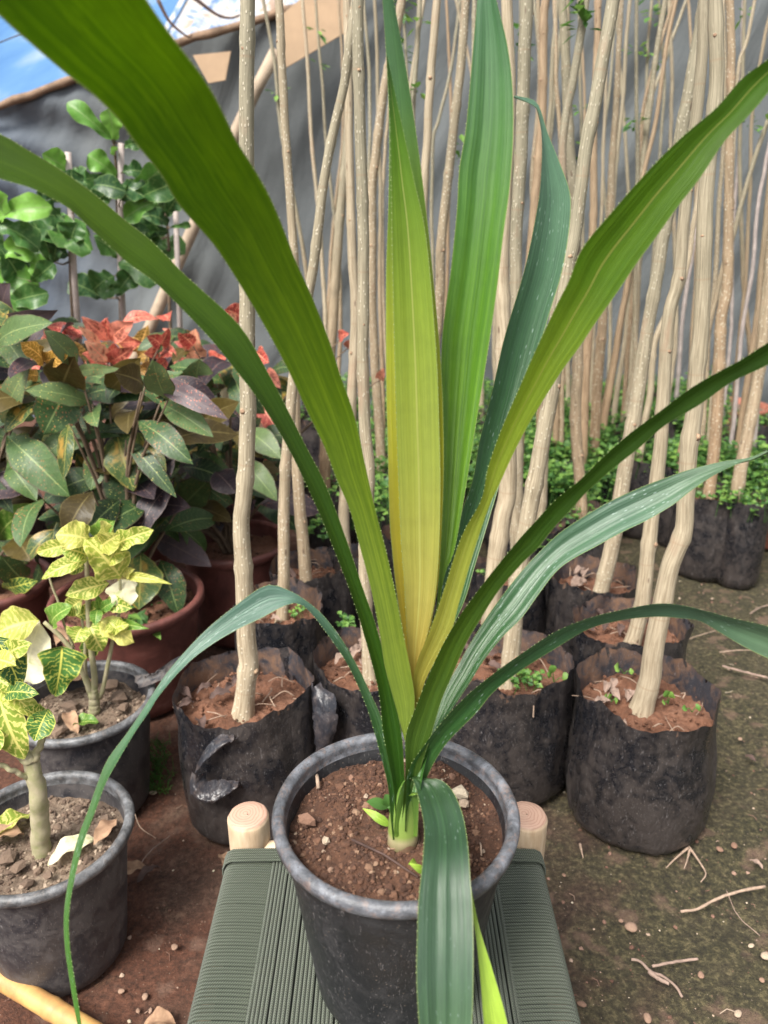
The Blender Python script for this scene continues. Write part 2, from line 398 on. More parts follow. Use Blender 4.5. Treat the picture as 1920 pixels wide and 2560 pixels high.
def mat_sheet():
    n = NT('weathered_plastic_sheet'); o = n.co()
    f = n.noise(n.mapping(o, (1, .6, .6)), 5, 6, .65, 1.5)
    col = n.ramp(f, [(.38, c3(.12, .20, .36)), (.46, c3(.32, .36, .44)), (.54, c3(.44, .41, .38)), (.64, c3(.30, .22, .17))])
    n.P(Base_Color=col, Roughness=.85); n.b.inputs['Specular IOR Level'].default_value = .1; n.translucent(col, .12); return n.m
M_SHEET = mat_sheet()
M_PLY = simple('tan_board', c3(.42, .29, .18), .7, 6, .25, .2)
M_BAMBOO = simple('yellow_bamboo', c3(.55, .35, .12), .45, 25, .3, .3, c3(.36, .18, .07))

DARK = .72
def mat_strap(name, stops, streak=(.5, .6, .2), stramt=.35, speck=0., transl=.35, rough=.33, mid=None, tcol=None, spec=.5, dark=.56, blotch=.35):
    n = NT(name); uv = n.n('UVMap').outputs[0]; u, v, _ = n.sep(uv); o = n.co()
    base = n.ramp(v, stops)
    cb = n.n('CombineXYZ', i_0=n.math('MULTIPLY', u, 9.), i_1=n.math('MULTIPLY', v, 1.3)).outputs[0]
    st = n.noise(cb, 1.6, 3, .5, .1)
    fine = n.noise(n.n('CombineXYZ', i_0=n.math('MULTIPLY', u, 60.), i_1=n.math('MULTIPLY', v, 3.)).outputs[0], 1.0, 4, .6)
    hsv = n.n('HueSaturation', i_Color=base, i_Value=1.55, i_Hue=.485, i_Saturation=1.0).outputs[0]
    col = n.mix(n.math('MULTIPLY', n.ramp(st, [(.42, 0.), (.64, 1.)]), stramt), base, hsv)
    dk = n.n('HueSaturation', i_Color=base, i_Value=.62).outputs[0]
    col = n.mix(n.math('MULTIPLY', n.ramp(fine, [(.45, 0.), (.7, 1.)]), .28), col, dk)
    mot = n.noise(o, 45, 4, .6); col = n.mix(n.math('MULTIPLY', n.ramp(mot, [(.45, 0.), (.7, 1.)]), .22), col, dk)
    bl = n.noise(n.n('CombineXYZ', i_0=n.math('MULTIPLY', u, 7.), i_1=n.math('MULTIPLY', v, 9.)).outputs[0], 1.0, 5, .7)
    col = n.mix(n.math('MULTIPLY', n.ramp(bl, [(.5, 0.), (.66, 1.)]), blotch), col, hsv)
    mf = n.ramp(n.math('ABSOLUTE', n.math('SUBTRACT', u, .5)), [(.008, 1.), (.03, 0.)])
    col = n.mix(n.math('MULTIPLY', mf, .55), col, mid or hsv)
    ed = n.ramp(n.math('ABSOLUTE', n.math('SUBTRACT', u, .5)), [(.478, 0.), (.492, 1.)])
    col = n.mix(n.math('MULTIPLY', ed, .65), col, c3(.26, .33, .10))
    if speck:
        vo = n.vor(n.n('CombineXYZ', i_0=n.math('MULTIPLY', u, 16.), i_1=n.math('MULTIPLY', v, 60.)).outputs[0], 1.0)
        dd = n.ramp(vo.outputs[0], [(.16, 1.), (.26, 0.)]); pk = n.ramp(n.sep(vo.outputs[1])[0], [(.62, 0.), (.66, 1.)])
        clump = n.ramp(n.noise(o, 16, 3), [(.42, 0.), (.62, 1.)])
        col = n.mix(n.math('MULTIPLY', n.math('MULTIPLY', dd, pk), n.math('MULTIPLY', clump, speck)), col, c3(.42, .55, .50))
    col = n.n('HueSaturation', i_Color=col, i_Value=dark).outputs[0]
    n.P(Base_Color=col, Roughness=n.math('ADD', n.math('MULTIPLY', mot, .25), rough-.1)); n.b.inputs['Specular IOR Level'].default_value = spec
    b = n.bump(fine, .25, .0015); n.bump(st, .3, .003, b)
    sat = n.n('HueSaturation', i_Color=col, i_Value=1.35, i_Saturation=1.05, i_Hue=.49).outputs[0]
    n.translucent(sat, transl); return n.m

def mat_leafy(name, body, vein, under=None, vw=.045, veincount=9., patch=None, patchc=None, speck=None, rough=.4, transl=.25, midw=.03, vmix=.8, spread=0., edge=None, fleck=None):
    """broad leaf: u across (0..1), v along (0..1); rnd attribute picks the tone"""
    n = NT(name); uv = n.n('UVMap').outputs[0]; u, v, _ = n.sep(uv); o = n.co(); rn = n.attr()
    au = n.math('MULTIPLY', n.math('ABSOLUTE', n.math('SUBTRACT', u, .5)), 2.)
    base = n.ramp(rn, body)
    mot = n.noise(o, 45, 5, .65); dk = n.n('HueSaturation', i_Color=base, i_Value=.55).outputs[0]
    base = n.mix(n.math('MULTIPLY', n.ramp(mot, [(.4, 0.), (.7, 1.)]), .5), base, dk)
    if patch:
        pn = n.noise(n.n('CombineXYZ', i_0=n.math('MULTIPLY', u, 2.5), i_1=n.math('MULTIPLY', v, 3.), i_2=n.math('MULTIPLY', rn, 60.)).outputs[0], 1., 4, .6, .5)
        base = n.mix(n.math('MULTIPLY', n.ramp(pn, patch), .85), base, patchc)
    wob = n.noise(n.n('CombineXYZ', i_0=n.math('MULTIPLY', u, 5.), i_1=n.math('MULTIPLY', v, 8.), i_2=n.math('MULTIPLY', rn, 30.)).outputs[0], 1., 3, .6)
    ph = n.math('ADD', n.math('MULTIPLY', n.math('SUBTRACT', v, n.math('MULTIPLY', au, .16)), veincount), n.math('MULTIPLY', wob, 2.4))
    side = n.math('ABSOLUTE', n.math('SUBTRACT', n.math('FRACT', ph), .5))
    vf = n.ramp(side, [(.0, 1.), (vw*2, .8 if spread else .6), (vw*2+.08+spread, 0.)])
    mf = n.ramp(au, [(midw, 1.), (midw*2.2, 0.)])
    brk = n.ramp(n.noise(o, 70, 3, .6), [(.36, .25), (.52, 1.)])
    f = n.math('MULTIPLY', n.math('MAXIMUM', n.math('MULTIPLY', n.math('MULTIPLY', vf, brk), vmix), mf), 1., clamp=True)
    col = n.mix(f, base, vein)
    ed = n.ramp(au, [(.90, 0.), (.985, 1.)]); col = n.mix(n.math('MULTIPLY', ed, .6), col, edge or vein)
    if fleck:
        v2 = n.vor(n.mapping(o, (1, 1, .6)), 150); d2 = n.ramp(v2.outputs[0], [(.16, 1.), (.30, 0.)]); c2 = n.ramp(n.noise(o, 7, 3), [(.50, 0.), (.66, 1.)])
        col = n.mix(n.math('MULTIPLY', n.math('MULTIPLY', d2, c2), .7), col, fleck)
    if speck:
        vo = n.vor(o, 130); dd = n.ramp(vo.outputs[0], [(.12, 1.), (.22, 0.)]); cl = n.ramp(n.noise(o, 9, 3), [(.42, 0.), (.6, 1.)])
        col = n.mix(n.math('MULTIPLY', n.math('MULTIPLY', dd, cl), .8), col, speck)
    n.P(Base_Color=col, Roughness=rough); n.b.inputs['Specular IOR Level'].default_value = .32
    n.bump(n.math('ADD', n.math('MULTIPLY', side, -1.), n.math('MULTIPLY', mot, .5)), .22, .002)
    n.translucent(n.n('HueSaturation', i_Color=col, i_Value=1.3).outputs[0], transl); return n.m

M_YCROT = mat_leafy('yellow_variegated_leaf', [(0, c3(.06, .16, .02)), (.4, c3(.15, .26, .03)), (.75, c3(.32, .38, .06)), (1, c3(.56, .53, .15))], c3(.70, .64, .20), vw=.06, veincount=8, vmix=.95, transl=.3, spread=.05, midw=.05, rough=.5)
M_YDARK = mat_leafy('green_leaf_yellow_veins', [(0, c3(.022, .075, .022)), (1, c3(.06, .16, .03))], c3(.62, .60, .12), vw=.05, veincount=10, vmix=.8, transl=.2, rough=.42)
M_CREAM = mat_leafy('cream_leaf', [(0, c3(.80, .74, .48)), (1, c3(.86, .82, .58))], c3(.88, .84, .58), patch=[(.56, 0.), (.66, .7)], patchc=c3(.42, .50, .14), vw=.05, veincount=9, vmix=.5, transl=.3, rough=.5)
M_HEART = mat_leafy('fresh_green_leaf', [(0, c3(.06, .17, .02)), (1, c3(.14, .27, .04))], c3(.40, .50, .14), vw=.03, veincount=8, vmix=.6, transl=.3, rough=.4)
M_DARKCROT = mat_leafy('dark_croton_leaf', [(0, c3(.016, .034, .014)), (.3, c3(.030, .066, .022)), (.6, c3(.050, .10, .028)), (.8, c3(.075, .13, .040)), (1, c3(.11, .155, .065))], c3(.16, .22, .08), vw=.02, veincount=11, vmix=.35, midw=.026, speck=c3(.50, .44, .12), fleck=c3(.50, .17, .07), edge=c3(.07, .03, .03), rough=.46, transl=.12)
M_PURPLE = mat_leafy('purple_croton_leaf', [(0, c3(.020, .014, .020)), (.5, c3(.040, .026, .032)), (1, c3(.085, .062, .07))], c3(.14, .10, .09), vw=.02, veincount=10, vmix=.3, midw=.015, speck=c3(.36, .18, .12), fleck=c3(.45, .12, .08), rough=.48, transl=.1)
M_OLIVE = mat_leafy('olive_leaf_underside', [(0, c3(.045, .032, .010)), (1, c3(.10, .075, .018))], c3(.14, .11, .04), vw=.02, veincount=10, vmix=.4, rough=.45, transl=.25)
M_REDCROT = mat_leafy('coral_croton_leaf', [(0, c3(.30, .030, .03)), (.4, c3(.55, .11, .085)), (.8, c3(.66, .24, .17)), (1, c3(.64, .36, .22))], c3(.85, .32, .20), patch=[(.5, 0.), (.62, 1.)], patchc=c3(.13, .03, .02), vw=.04, veincount=8, rough=.45, transl=.25)
M_MIXED = mat_leafy('patched_croton_leaf', [(0, c3(.04, .08, .03)), (1, c3(.07, .12, .035))], c3(.30, .28, .07), patch=[(.52, 0.), (.68, .9)], patchc=c3(.52, .30, .06), vw=.03, veincount=9, vmix=.5, speck=c3(.55, .42, .14), rough=.35)
M_YRED = mat_leafy('orange_veined_leaf', [(0, c3(.10, .07, .015)), (1, c3(.30, .17, .03))], c3(.75, .42, .12), vw=.05, veincount=10, vmix=.9, rough=.45)
M_FIG = mat_leafy('fig_leaf', [(0, c3(.020, .060, .022)), (.5, c3(.05, .13, .03)), (.8, c3(.10, .25, .035)), (1, c3(.18, .38, .06))], c3(.20, .30, .10), vw=.02, veincount=6, vmix=.45, midw=.02, rough=.38, transl=.25)
def mat_weed():
    n = NT('weed_leaf'); col = n.ramp(n.attr(), [(0, c3(.035, .11, .025)), (.5, c3(.095, .22, .04)), (1, c3(.21, .36, .07))])
    n.P(Base_Color=col, Roughness=.5); n.translucent(col, .35); return n.m
M_WEED = mat_weed()
M_THORN = simple('pale_leaf_spine', c3(.30, .38, .15), .5, 50, .1)

# ------------------------------------------------------------------ the ground
mb = MB(); rows = []; uvs = []
def axis(a, b, fine_a, fine_b, st, coarse):
    xs = []; x = a
    while x < b: xs.append(x); x += st if fine_a <= x < fine_b else coarse
    xs.append(b); return xs
XS = axis(-60, 60, -2, 2, .02, 2.); YS = axis(-40, 80, -0.2, 2.6, .02, 2.)
def gh(x, y):
    if abs(x) > 2.2 or y > 3 or y < -.4: return 0
    return .010*nz(x*5, y*5, 1)+.005*nz(x*22, y*22, 4)+.002*nz(x*70, y*70, 2)
for y in YS: rows.append([(x, y, gh(x, y)-.012) for x in XS])
mb.grid(rows); g = mb.build('ground', M_GROUND); tag(g, kind='structure', label='mossy red brown bare earth of the nursery floor')

# ------------------------------------------------------------------ back wall of shade cloth and the lean-to above it
NY = 5.0
TOP = [(-2600, 620), (-1200, 450), (-400, 340), (0, 268), (90, 238), (185, 200), (300, 165), (450, 108), (560, 80), (640, 55), (820, -10), (1000, -90), (1300, -240), (3000, -420)]
def topy(px):
    for (a, b), (c, d) in zip(TOP, TOP[1:]):
        if a <= px <= c: return lerp(b, d, (px-a)/(c-a))
    return TOP[0][1] if px < TOP[0][0] else TOP[-1][1]
rows = []
NX = 260; NZ_ = 46
def netp(i, j):
    px = -2600+5400*i/NX; t = j/NZ_
    tp = PY(px, topy(px), NY); x, zt = tp.x, tp.z; z = -.02+(zt+.02)*t
    d = .12*nz(x*1.1+z*.7, z*.35, 3)+.09*abs(nz(x*2.6-z*1.7, z*.5, 8))+.03*nz(x*9-z*4, z*1.5, 5)
    dd = abs((x+1.25)*.8-(z-1.0)*.45); d += -.03*math.exp(-(dd/.05)**2)
    # folds fan out from the tie at the upper left corner
    a = atan2(z-1.9, x+3.4); d += .035*sin(a*34+2*nz(x, z, 2))*max(0, 1-abs(x+2.6)/2.2)
    return (x, NY+d, z)
mb = MB(); mb.grid([[netp(i, j) for i in range(NX+1)] for j in range(NZ_+1)])
o = mb.build('shade_cloth_wall', M_NET); tag(o, 'grey shade cloth wall hanging behind the nursery plants', 'wall')

# rough pole along the top of the cloth
pp = [PY(px, topy(px)-4, NY-.05) for px in (-2600, -1200, -400, 0, 90, 185, 300, 450, 560, 640, 820, 1000)]
pp = [p+Vector((0, 0, .022*nz(i*3.1))) for i, p in enumerate(catmull(pp, 90))]
mb = MB(); mb.tube(pp, [.022+.006*nz(i*.7, 3) for i in range(90)], 10); tag(mb.build('eave_pole', simple('dark_eave_wood', c3(.26, .17, .11), .85, 14, .6, .5)), 'crooked wooden pole along the top edge of the cloth wall, under the blue roof', 'pole')
# roof sheets that rise behind the pole
def roof(name, pa, pb, mat, amp, freq, label, depth=3.0, rise=1.6, y0=0):
    mb = MB(); rows = []; n = 70
    for j in range(16):
        t = j/15; row = []
        for i in range(n+1):
            px = lerp(pa, pb, i/n); p = PY(px, topy(px)-8, NY+.02+y0)
            row.append((p.x+.12*t, p.y+depth*t, p.z+rise*t+amp*sin(p.x*freq)+.03*nz(p.x*3, t*4)*min(1, t*5)))
        rows.append(row)
    mb.grid(rows); o = mb.build(name, mat); tag(o, label, 'roof sheet'); return o
roof('roof_tarp', -2600, 385, M_TARP, .004, 6, 'blue tarpaulin roof sloping up behind the pole at the upper left')
roof('corrugated_roof_sheet', 355, 1050, M_SHEET, .02, 55, 'dirty white and blue corrugated plastic roof sheet above the wooden pole', y0=.03)
def board(name, pts, Y, mat, th, label, cat='board'):
    mb = MB(); f = [PY(a, b, Y) for a, b in pts]; n = len(f)
    vs = f+[p+Vector((0, th, 0)) for p in f]
    fs = [tuple(range(n)), tuple(range(2*n-1, n-1, -1))]+[(i, i+n, (i+1) % n+n, (i+1) % n) for i in range(n)]
    mb.add(vs, fs); return tag(mb.build(name, mat, smooth=False), label, cat)
board('tan_board', [(700, 178), (885, 68), (870, -60), (820, -60), (700, 40)], NY-.20, M_PLY, .012, 'tan sloping board above the cloth, behind the tall canes')
board('beige_board', [(482, 138), (577, 128), (563, 200), (520, 208)], NY-.14, M_PLY, .012, 'small beige board just under the corrugated roof edge')
# grey cloth flap over the boards
mb = MB(); mb.tube([PY(692, 125, 4.72), PY(640, 225, 4.74), PY(590, 330, 4.76), PY(470, 600, 4.8), PY(365, 840, 4.85), PY(300, 980, 4.9)], [.034, .033, .035, .036, .036, .036], 12)
tag(mb.build('brace_pole', simple('brace_wood', c3(.42, .33, .24), .8, 10, .35)), 'long diagonal wooden brace leaning against the cloth wall', 'pole')
# thin dry twigs lying over the roof edge
for k, (pts, lab) in enumerate([([(395, 0), (425, 55), (470, 92), (480, 84)], 'forked dry twig hanging over the roof edge by the big leaf'), ([(480, -10), (540, 35), (575, 45), (600, 38)], 'dry twig lying on the corrugated roof sheet')]):
    mb = MB(); mb.tube(catmull([PY(a, b, NY-.12) for a, b in pts], 14), [.012-.0006*i for i in range(14)], 6)
    tag(mb.build('dry_twig', M_DARKSTICK), lab, 'twig', 'twigs on the roof edge')
mb = MB(); mb.tube([PY(-30, 118, NY-.3), PY(60, 82, NY-.3), PY(330, 0, NY-.3)], .003, 6); tag(mb.build('wire', M_DARKSTICK), 'thin dark wire stretched in front of the blue tarpaulin', 'wire')

# ------------------------------------------------------------------ grow bags with bare trunks
def bag_mesh(c, r, h, soil, seed, fold=1., seg=96):
    """outside wall, crumpled rim, inside wall down to the soil"""
    mb = MB(); rn = random.Random(seed); ph = rn.uniform(0, 50)
    ex = 1+rn.uniform(-.07, .07)
    rim = [h+fold*(.018*nz(cos(2*pi*k/seg)*1.6+ph, sin(2*pi*k/seg)*1.6)+.008*nz(cos(2*pi*k/seg)*6+ph, sin(2*pi*k/seg)*6, 3)+.004*nz(cos(2*pi*k/seg)*22+ph, sin(2*pi*k/seg)*22, 3)) for k in range(seg)]
    def rad(a, t):
        x, y = cos(a), sin(a)
        v = .05*nz(x*1.3+ph, y*1.3, t*1.2)+.040*nz(x*3+ph, y*3, t*2.+2)+.040*abs(nz(x*4.5+ph+t*2, y*4.5, t*1.8))+.012*abs(nz(x*13+ph, y*13+t*3, t*5))
        return r*(1+v)
    rows = []
    for i in range(27):
        t = i/26; row = []
        prof = .965+.05*sin(pi*min(1, t*1.25))-.03*t if t > .06 else lerp(.84, .975, t/.06)
        for k in range(seg):
            a = 2*pi*k/seg; q = rad(a, t)*prof
            fl = fold*.10*max(0, t-.86)/.14*nz(cos(a)*3+ph, sin(a)*3, 9)
            row.append((c[0]+q*(1+fl)*cos(a)*ex, c[1]+q*(1+fl)*sin(a)/ex, c[2]+rim[k]*t))
        rows.append(row)
    mb.grid(rows, True)
    rows2 = [rows[-1]]
    for i in range(1, 7):
        t = i/6; row = []
        for k in range(seg):
            a = 2*pi*k/seg; x, y, z = rows[-1][k]; q = rad(a, .9)*.925
            row.append((lerp(x, c[0]+q*cos(a)*ex, min(1, t*1.6)), lerp(y, c[1]+q*sin(a)/ex, min(1, t*1.6)), lerp(z-.001, c[2]+soil-.02, t)))
        rows2.append(row)
    mb.grid(rows2, True, mi=1)
    sm = MB(); rows = []
    for i in range(17):
        t = i/16; row = []
        for k in range(seg):
            a = 2*pi*k/seg; q = rad(a, .9)*.915*t+.0005
            x = q*cos(a)*ex; y = q*sin(a)/ex
            zz = soil-.012*t*t+.014*nz(x*20+ph, y*20, 1)+.009*nz(x*70+ph, y*70, 5)+.005*nz(x*180, y*180, 6)
            row.append((c[0]+x, c[1]+y, c[2]+zz))
        rows.append(row)
    sm.grid(rows, True)
    for _ in range(int(90*(r/.14)**2)):
        a = rn.uniform(0, 6.28); q = r*.86*sqrt(rn.random()); x, y = q*cos(a), q*sin(a)
        sm.rock((c[0]+x, c[1]+y, c[2]+soil+.004), rn.uniform(.0015, .006), rn.random(), 0, rnd=rn)
    return mb, sm

def trunk_mesh(pts, rad, seed, seg=14, tone=.9):
    """pts world, rad list; adds nodes and bud scars"""
    mb = MB(); rn = random.Random(seed); L = sum((pts[i+1]-pts[i]).length for i in range(len(pts)-1))
    n = max(24, int(L/.018)); P = catmull(pts, n)
    nodes = []; s = rn.uniform(.05, .15)
    while s < L: nodes.append(s); s += rn.uniform(.10, .24)
    rr = []
    Pn = []
    for i, p in enumerate(P):
        s = L*i/(n-1); t = i/(n-1)
        f = t*(len(rad)-1); k = min(int(f), len(rad)-2); r = lerp(rad[k], rad[k+1], f-k)
        b = sum(math.exp(-((s-q)/.007)**2) for q in nodes)
        rr.append(r*(1+.15*b+.03*nz(s*14, seed)+.02*nz(s*50, seed)))
        Pn.append(p+Vector((nz(s*3.5, seed, 1), nz(s*3.5, seed, 2), 0))*.006+Vector((nz(s*14, seed, 1), nz(s*14, seed, 2), 0))*.0015)
    rr[0] *= 1.35; rr[1] *= 1.2; rr[2] *= 1.08
    mb.tube(Pn, rr, seg, col=tone)
    for q in nodes:
        i = min(n-2, int(q/L*(n-1))); a = rn.uniform(0, 6.28) if rn.random() < .35 else -pi/2+rn.uniform(-.9, .9)
        d = Vector((cos(a), sin(a), 0)); r = rr[i]
        if rn.random() < .6: mb.rock(Pn[i]+d*r*.80+Vector((0, 0, .004)), r*rn.uniform(.32, .46), .5, 1, (1, 1, .95), rn)
    return mb

# x,y pixel polylines from base to top, width px bottom/top, optional Y (distance) when the foot is hidden
CANES = [
 # pts, (w_bottom, w_top), Y, bag radius, label
 ([(603, 1775), (616, 1700), (622, 1655), (617, 1605), (610, 1450), (603, 1310), (612, 1225), (618, 1070), (618, 650), (615, 415), (622, 0)], (56, 42, 38, 36, 34), None, .150, 'pale speckled trunk in the torn black bag left of the woven stool'),
 ([(701, 1545), (712, 1250), (735, 945), (777, 700), (810, 450), (836, 316), (861, 202), (884, 30)], (33, 30, 26, 22), None, .125, 'smooth pale trunk leaning right, left one of the close pair behind the torn bag'),
 ([(766, 1461), (748, 1250), (738, 1040), (740, 850), (735, 620), (714, 337), (697, 0)], (34, 28, 22, 22), None, .125, 'smooth pale trunk leaning left, right one of the close pair behind the torn bag'),
 ([(925, 1690), (912, 1461), (921, 1200), (916, 1106), (910, 933), (908, 692), (906, 582), (900, 316), (897, 0)], (36, 32, 30, 26), None, .145, 'straight speckled trunk in the black bag directly behind the central pot'),
 ([(1270, 1700), (1283, 1587), (1304, 1377), (1346, 1156), (1385, 950), (1418, 675), (1435, 591), (1465, 380), (1498, 190), (1532, 0)], (48, 44, 34, 32), None, .150, 'speckled trunk leaning right in the black bag right behind the central pot'),
 ([(1600, 1765), (1621, 1714), (1638, 1609), (1655, 1524), (1671, 1419), (1705, 1325), (1712, 1240), (1722, 1135), (1735, 1030), (1743, 924), (1752, 819), (1760, 675), (1764, 549), (1773, 400), (1790, 211), (1785, 0)], (58, 46, 40, 34, 32), None, .152, 'crooked knobbly trunk in the nearest black bag on the right'),
 ([(1575, 1608), (1600, 1524), (1625, 1334), (1646, 1156), (1659, 1009), (1667, 903), (1676, 776), (1697, 692), (1718, 480), (1748, 200), (1760, 0)], (42, 36, 30, 26), None, .140, 'smooth cream trunk in the second black bag from the front on the right'),
 ([(1497, 1490), (1507, 1461), (1532, 1355), (1566, 1156), (1587, 1030), (1612, 882), (1642, 692), (1655, 591), (1700, 360), (1743, 127), (1764, 0)], (42, 38, 32, 36, 42), None, .130, 'grey green speckled trunk in the third black bag from the front on the right'),
 ([(1222, 1590), (1237, 1419), (1258, 1292), (1271, 1200), (1258, 900), (1256, 675), (1262, 550), (1275, 250), (1268, 0)], (50, 46, 32, 26), None, .135, 'thick cream trunk rising right behind the middle leaves'),
 ([(1294, 1500), (1290, 1200), (1292, 713), (1300, 422), (1306, 253), (1317, 0)], (38, 36, 34, 34), 1.95, .11, 'grey speckled trunk with large bud scars beside the tall middle leaf'),
 ([(868, 1420), (860, 1320), (862, 1240), (878, 1009), (887, 798), (876, 500), (872, 250)], (30, 26, 22, 18), None, .115, 'pale trunk close to the left of the straight speckled trunk'),
 ([(815, 1240), (812, 1180), (832, 776), (840, 675), (862, 422), (870, 253), (884, 0)], (34, 28, 24, 18), None, .12, 'tan trunk with long dark scars, in the gap left of the central leaves'),
 ([(958, 1190), (946, 1030), (933, 820), (930, 600), (933, 443), (963, 211), (1003, 0)], (26, 24, 24, 24), None, .12, 'tan trunk bending right behind the tip of the central yellow leaf'),
 ([(1482, 1165), (1486, 1114), (1494, 945), (1507, 798), (1516, 600), (1524, 506), (1541, 253), (1553, 0)], (28, 26, 20, 14), None, .12, 'slim upright tan trunk standing amid the green weeds'),
 ([(1459, 1310), (1452, 1240), (1444, 1135), (1439, 1030), (1444, 903), (1440, 700), (1430, 450)], (30, 28, 26, 20), None, .12, 'smooth pinkish trunk with a bend in its foot, amid the weeds'),
 ([(1775, 1215), (1790, 1072), (1798, 945), (1802, 798), (1819, 692), (1823, 422), (1828, 211), (1823, 0)], (32, 30, 24, 20), 2.62, .118, 'tan trunk in the weed topped black bag at the right'),
 ([(1853, 1178), (1882, 1009), (1912, 819), (1930, 600), (1950, 300), (1960, 0)], (34, 30, 26, 22), 2.55, .125, 'pale trunk in the black bag at the right edge of the photo'),
 ([(1296, 1220), (1300, 1072), (1310, 850), (1346, 400), (1363, 42), (1367, 0)], (28, 26, 24, 22), None, .12, 'pinkish tan trunk leaning right beside the bud scarred grey trunk'),
]
BACK = [  # thinner canes whose feet are hidden
 ([(775, 800), (756, 612), (705, 337), (684, 148), (659, 0)], (15, 14), 3.7),
 ([(820, 960), (807, 675), (786, 422), (769, 190), (758, 0)], (16, 14), 3.6),
 ([(955, 900), (950, 734), (950, 380), (942, 190), (937, 0)], (17, 14), 3.3),
 ([(1034, 650), (1030, 400), (1034, 253), (1041, 127), (1047, 0)], (20, 20), 2.8),
 ([(1055, 700), (1062, 464), (1068, 337), (1077, 169), (1094, 0)], (27, 25), 2.2),
 ([(1085, 900), (1098, 734), (1102, 633), (1123, 422), (1148, 211), (1165, 0)], (32, 27), 2.5),
 ([(1081, 700), (1081, 380), (1098, 295), (1131, 148), (1150, 0)], (15, 13), 3.9),
 ([(1410, 650), (1401, 337), (1389, 190), (1386, 0)], (18, 17), 3.1),
 ([(1440, 700), (1428, 400), (1422, 169), (1418, 0)], (18, 18), 3.4),
 ([(1395, 600), (1410, 337), (1435, 190), (1465, 0)], (27, 25), 2.3),
 ([(1475, 760), (1481, 550), (1486, 337), (1494, 0)], (28, 22), 2.9),
 ([(1515, 760), (1536, 464), (1557, 253), (1574, 0)], (18, 15), 3.3),
 ([(1572, 990), (1587, 903), (1587, 671), (1595, 380), (1591, 253), (1591, 0)], (20, 14), 3.4),
 ([(1590, 620), (1602, 400), (1608, 274), (1671, 42), (1690, -40)], (17, 14), 3.6),
 ([(1598, 620), (1606, 400), (1612, 295), (1663, 148), (1715, 0)], (15, 13), 4.0),
 ([(1610, 500), (1617, 169), (1629, 0)], (13, 12), 4.1),
 ([(1549, 819), (1570, 713), (1600, 480), (1640, 300), (1665, 120), (1690, 0)], (24, 16), 3.3),
 ([(1545, 966), (1566, 819), (1576, 600), (1560, 300)], (20, 12), 3.7),
 ([(1524, 954), (1549, 819), (1570, 713), (1590, 560)], (26, 20), 3.4),
 ([(1612, 1055), (1625, 988), (1642, 840), (1710, 692), (1739, 528), (1760, 380)], (24, 17), 3.0),
 ([(1760, 1030), (1768, 861), (1785, 734), (1800, 500), (1812, 250), (1808, 0)], (20, 15), 3.2),
 ([(1800, 700), (1832, 591), (1861, 485), (1891, 380), (1920, 295), (1960, 150)], (20, 16), 2.9),
 ([(1826, 500), (1844, 190), (1866, 105), (1887, 0)], (15, 13), 3.2),
 ([(1870, 945), (1895, 776), (1903, 675), (1916, 549), (1935, 300)], (22, 18), 2.9),
 ([(1461, 1072), (1461, 861), (1455, 500), (1450, 100)], (15, 12), 3.6),
 ([(1478, 1000), (1482, 861), (1500, 600), (1512, 300), (1520, 0)], (14, 12), 3.9),
 ([(1345, 700), (1330, 464), (1350, 200), (1345, 0)], (20, 17), 3.2),
 ([(1640, 560), (1650, 380), (1660, 200), (1648, 0)], (12, 11), 4.2),
 ([(1728, 900), (1740, 600), (1735, 300), (1722, 0)], (15, 12), 3.9),
 ([(1870, 600), (1880, 300), (1905, 120), (1935, 0)], (15, 13), 3.4),
 ([(1020, 500), (1018, 250), (1008, 0)], (14, 12), 3.8),
 ([(1120, 600), (1128, 300), (1115, 0)], (14, 12), 4.1),
 ([(1000, 1100), (1000, 600), (1015, 300), (1060, 0)], (20, 14), 3.1),
 ([(1110, 1160), (1150, 800), (1180, 400), (1185, 0)], (24, 18), 2.8),
 ([(1155, 1100), (1170, 700), (1210, 300), (1225, 0)], (22, 16), 3.4),
 ([(1205, 1100), (1200, 700), (1195, 300), (1140, 0)], (20, 13), 3.7),
 ([(1390, 1050), (1385, 800), (1365, 500), (1380, 200), (1395, 0)], (22, 17), 3.1),
 ([(1420, 980), (1415, 800), (1380, 500), (1345, 100)], (18, 14), 3.9),
 ([(1670, 1000), (1690, 800), (1680, 400), (1675, 0)], (18, 14), 3.7),
 ([(845, 980), (850, 700), (820, 400), (800, 150), (790, 0)], (16, 11), 4.0),
 ([(872, 1020), (895, 700), (925, 350), (910, 0)], (18, 13), 3.5),
 ([(985, 1040), (960, 800), (958, 450), (985, 150), (980, 0)], (18, 13), 3.8),
 ([(1885, 1000), (1860, 700), (1850, 400), (1862, 0)], (18, 14), 3.6),
 ([(1525, 700), (1508, 400), (1530, 150), (1545, 0)], (13, 11), 4.2),
 ([(1440, 600), (1462, 350), (1450, 0)], (13, 11), 4.3),
 ([(1245, 1060), (1240, 700), (1300, 300), (1302, 0)], (20, 15), 3.4),
 ([(1320, 980), (1330, 700), (1380, 300), (1410, 0)], (20, 15), 3.6),
 ([(815, 900), (830, 600), (858, 300), (848, 0)], (14, 11), 4.2),
]
def sec(px): return 'widest leaf and central leaves' if px < 960 else 'two tall middle leaves' if px < 1210 else 'bud scarred trunk and trunk leaning right' if px < 1500 else 'trunk leaning right and grey green trunk' if px < 1745 else 'crooked knobbly trunk and right edge'
ORD = ['leftmost', 'second', 'third', 'fourth', 'fifth', 'sixth', 'seventh', 'eighth', 'ninth', 'tenth', 'eleventh', 'twelfth', 'thirteenth']
BL = {}
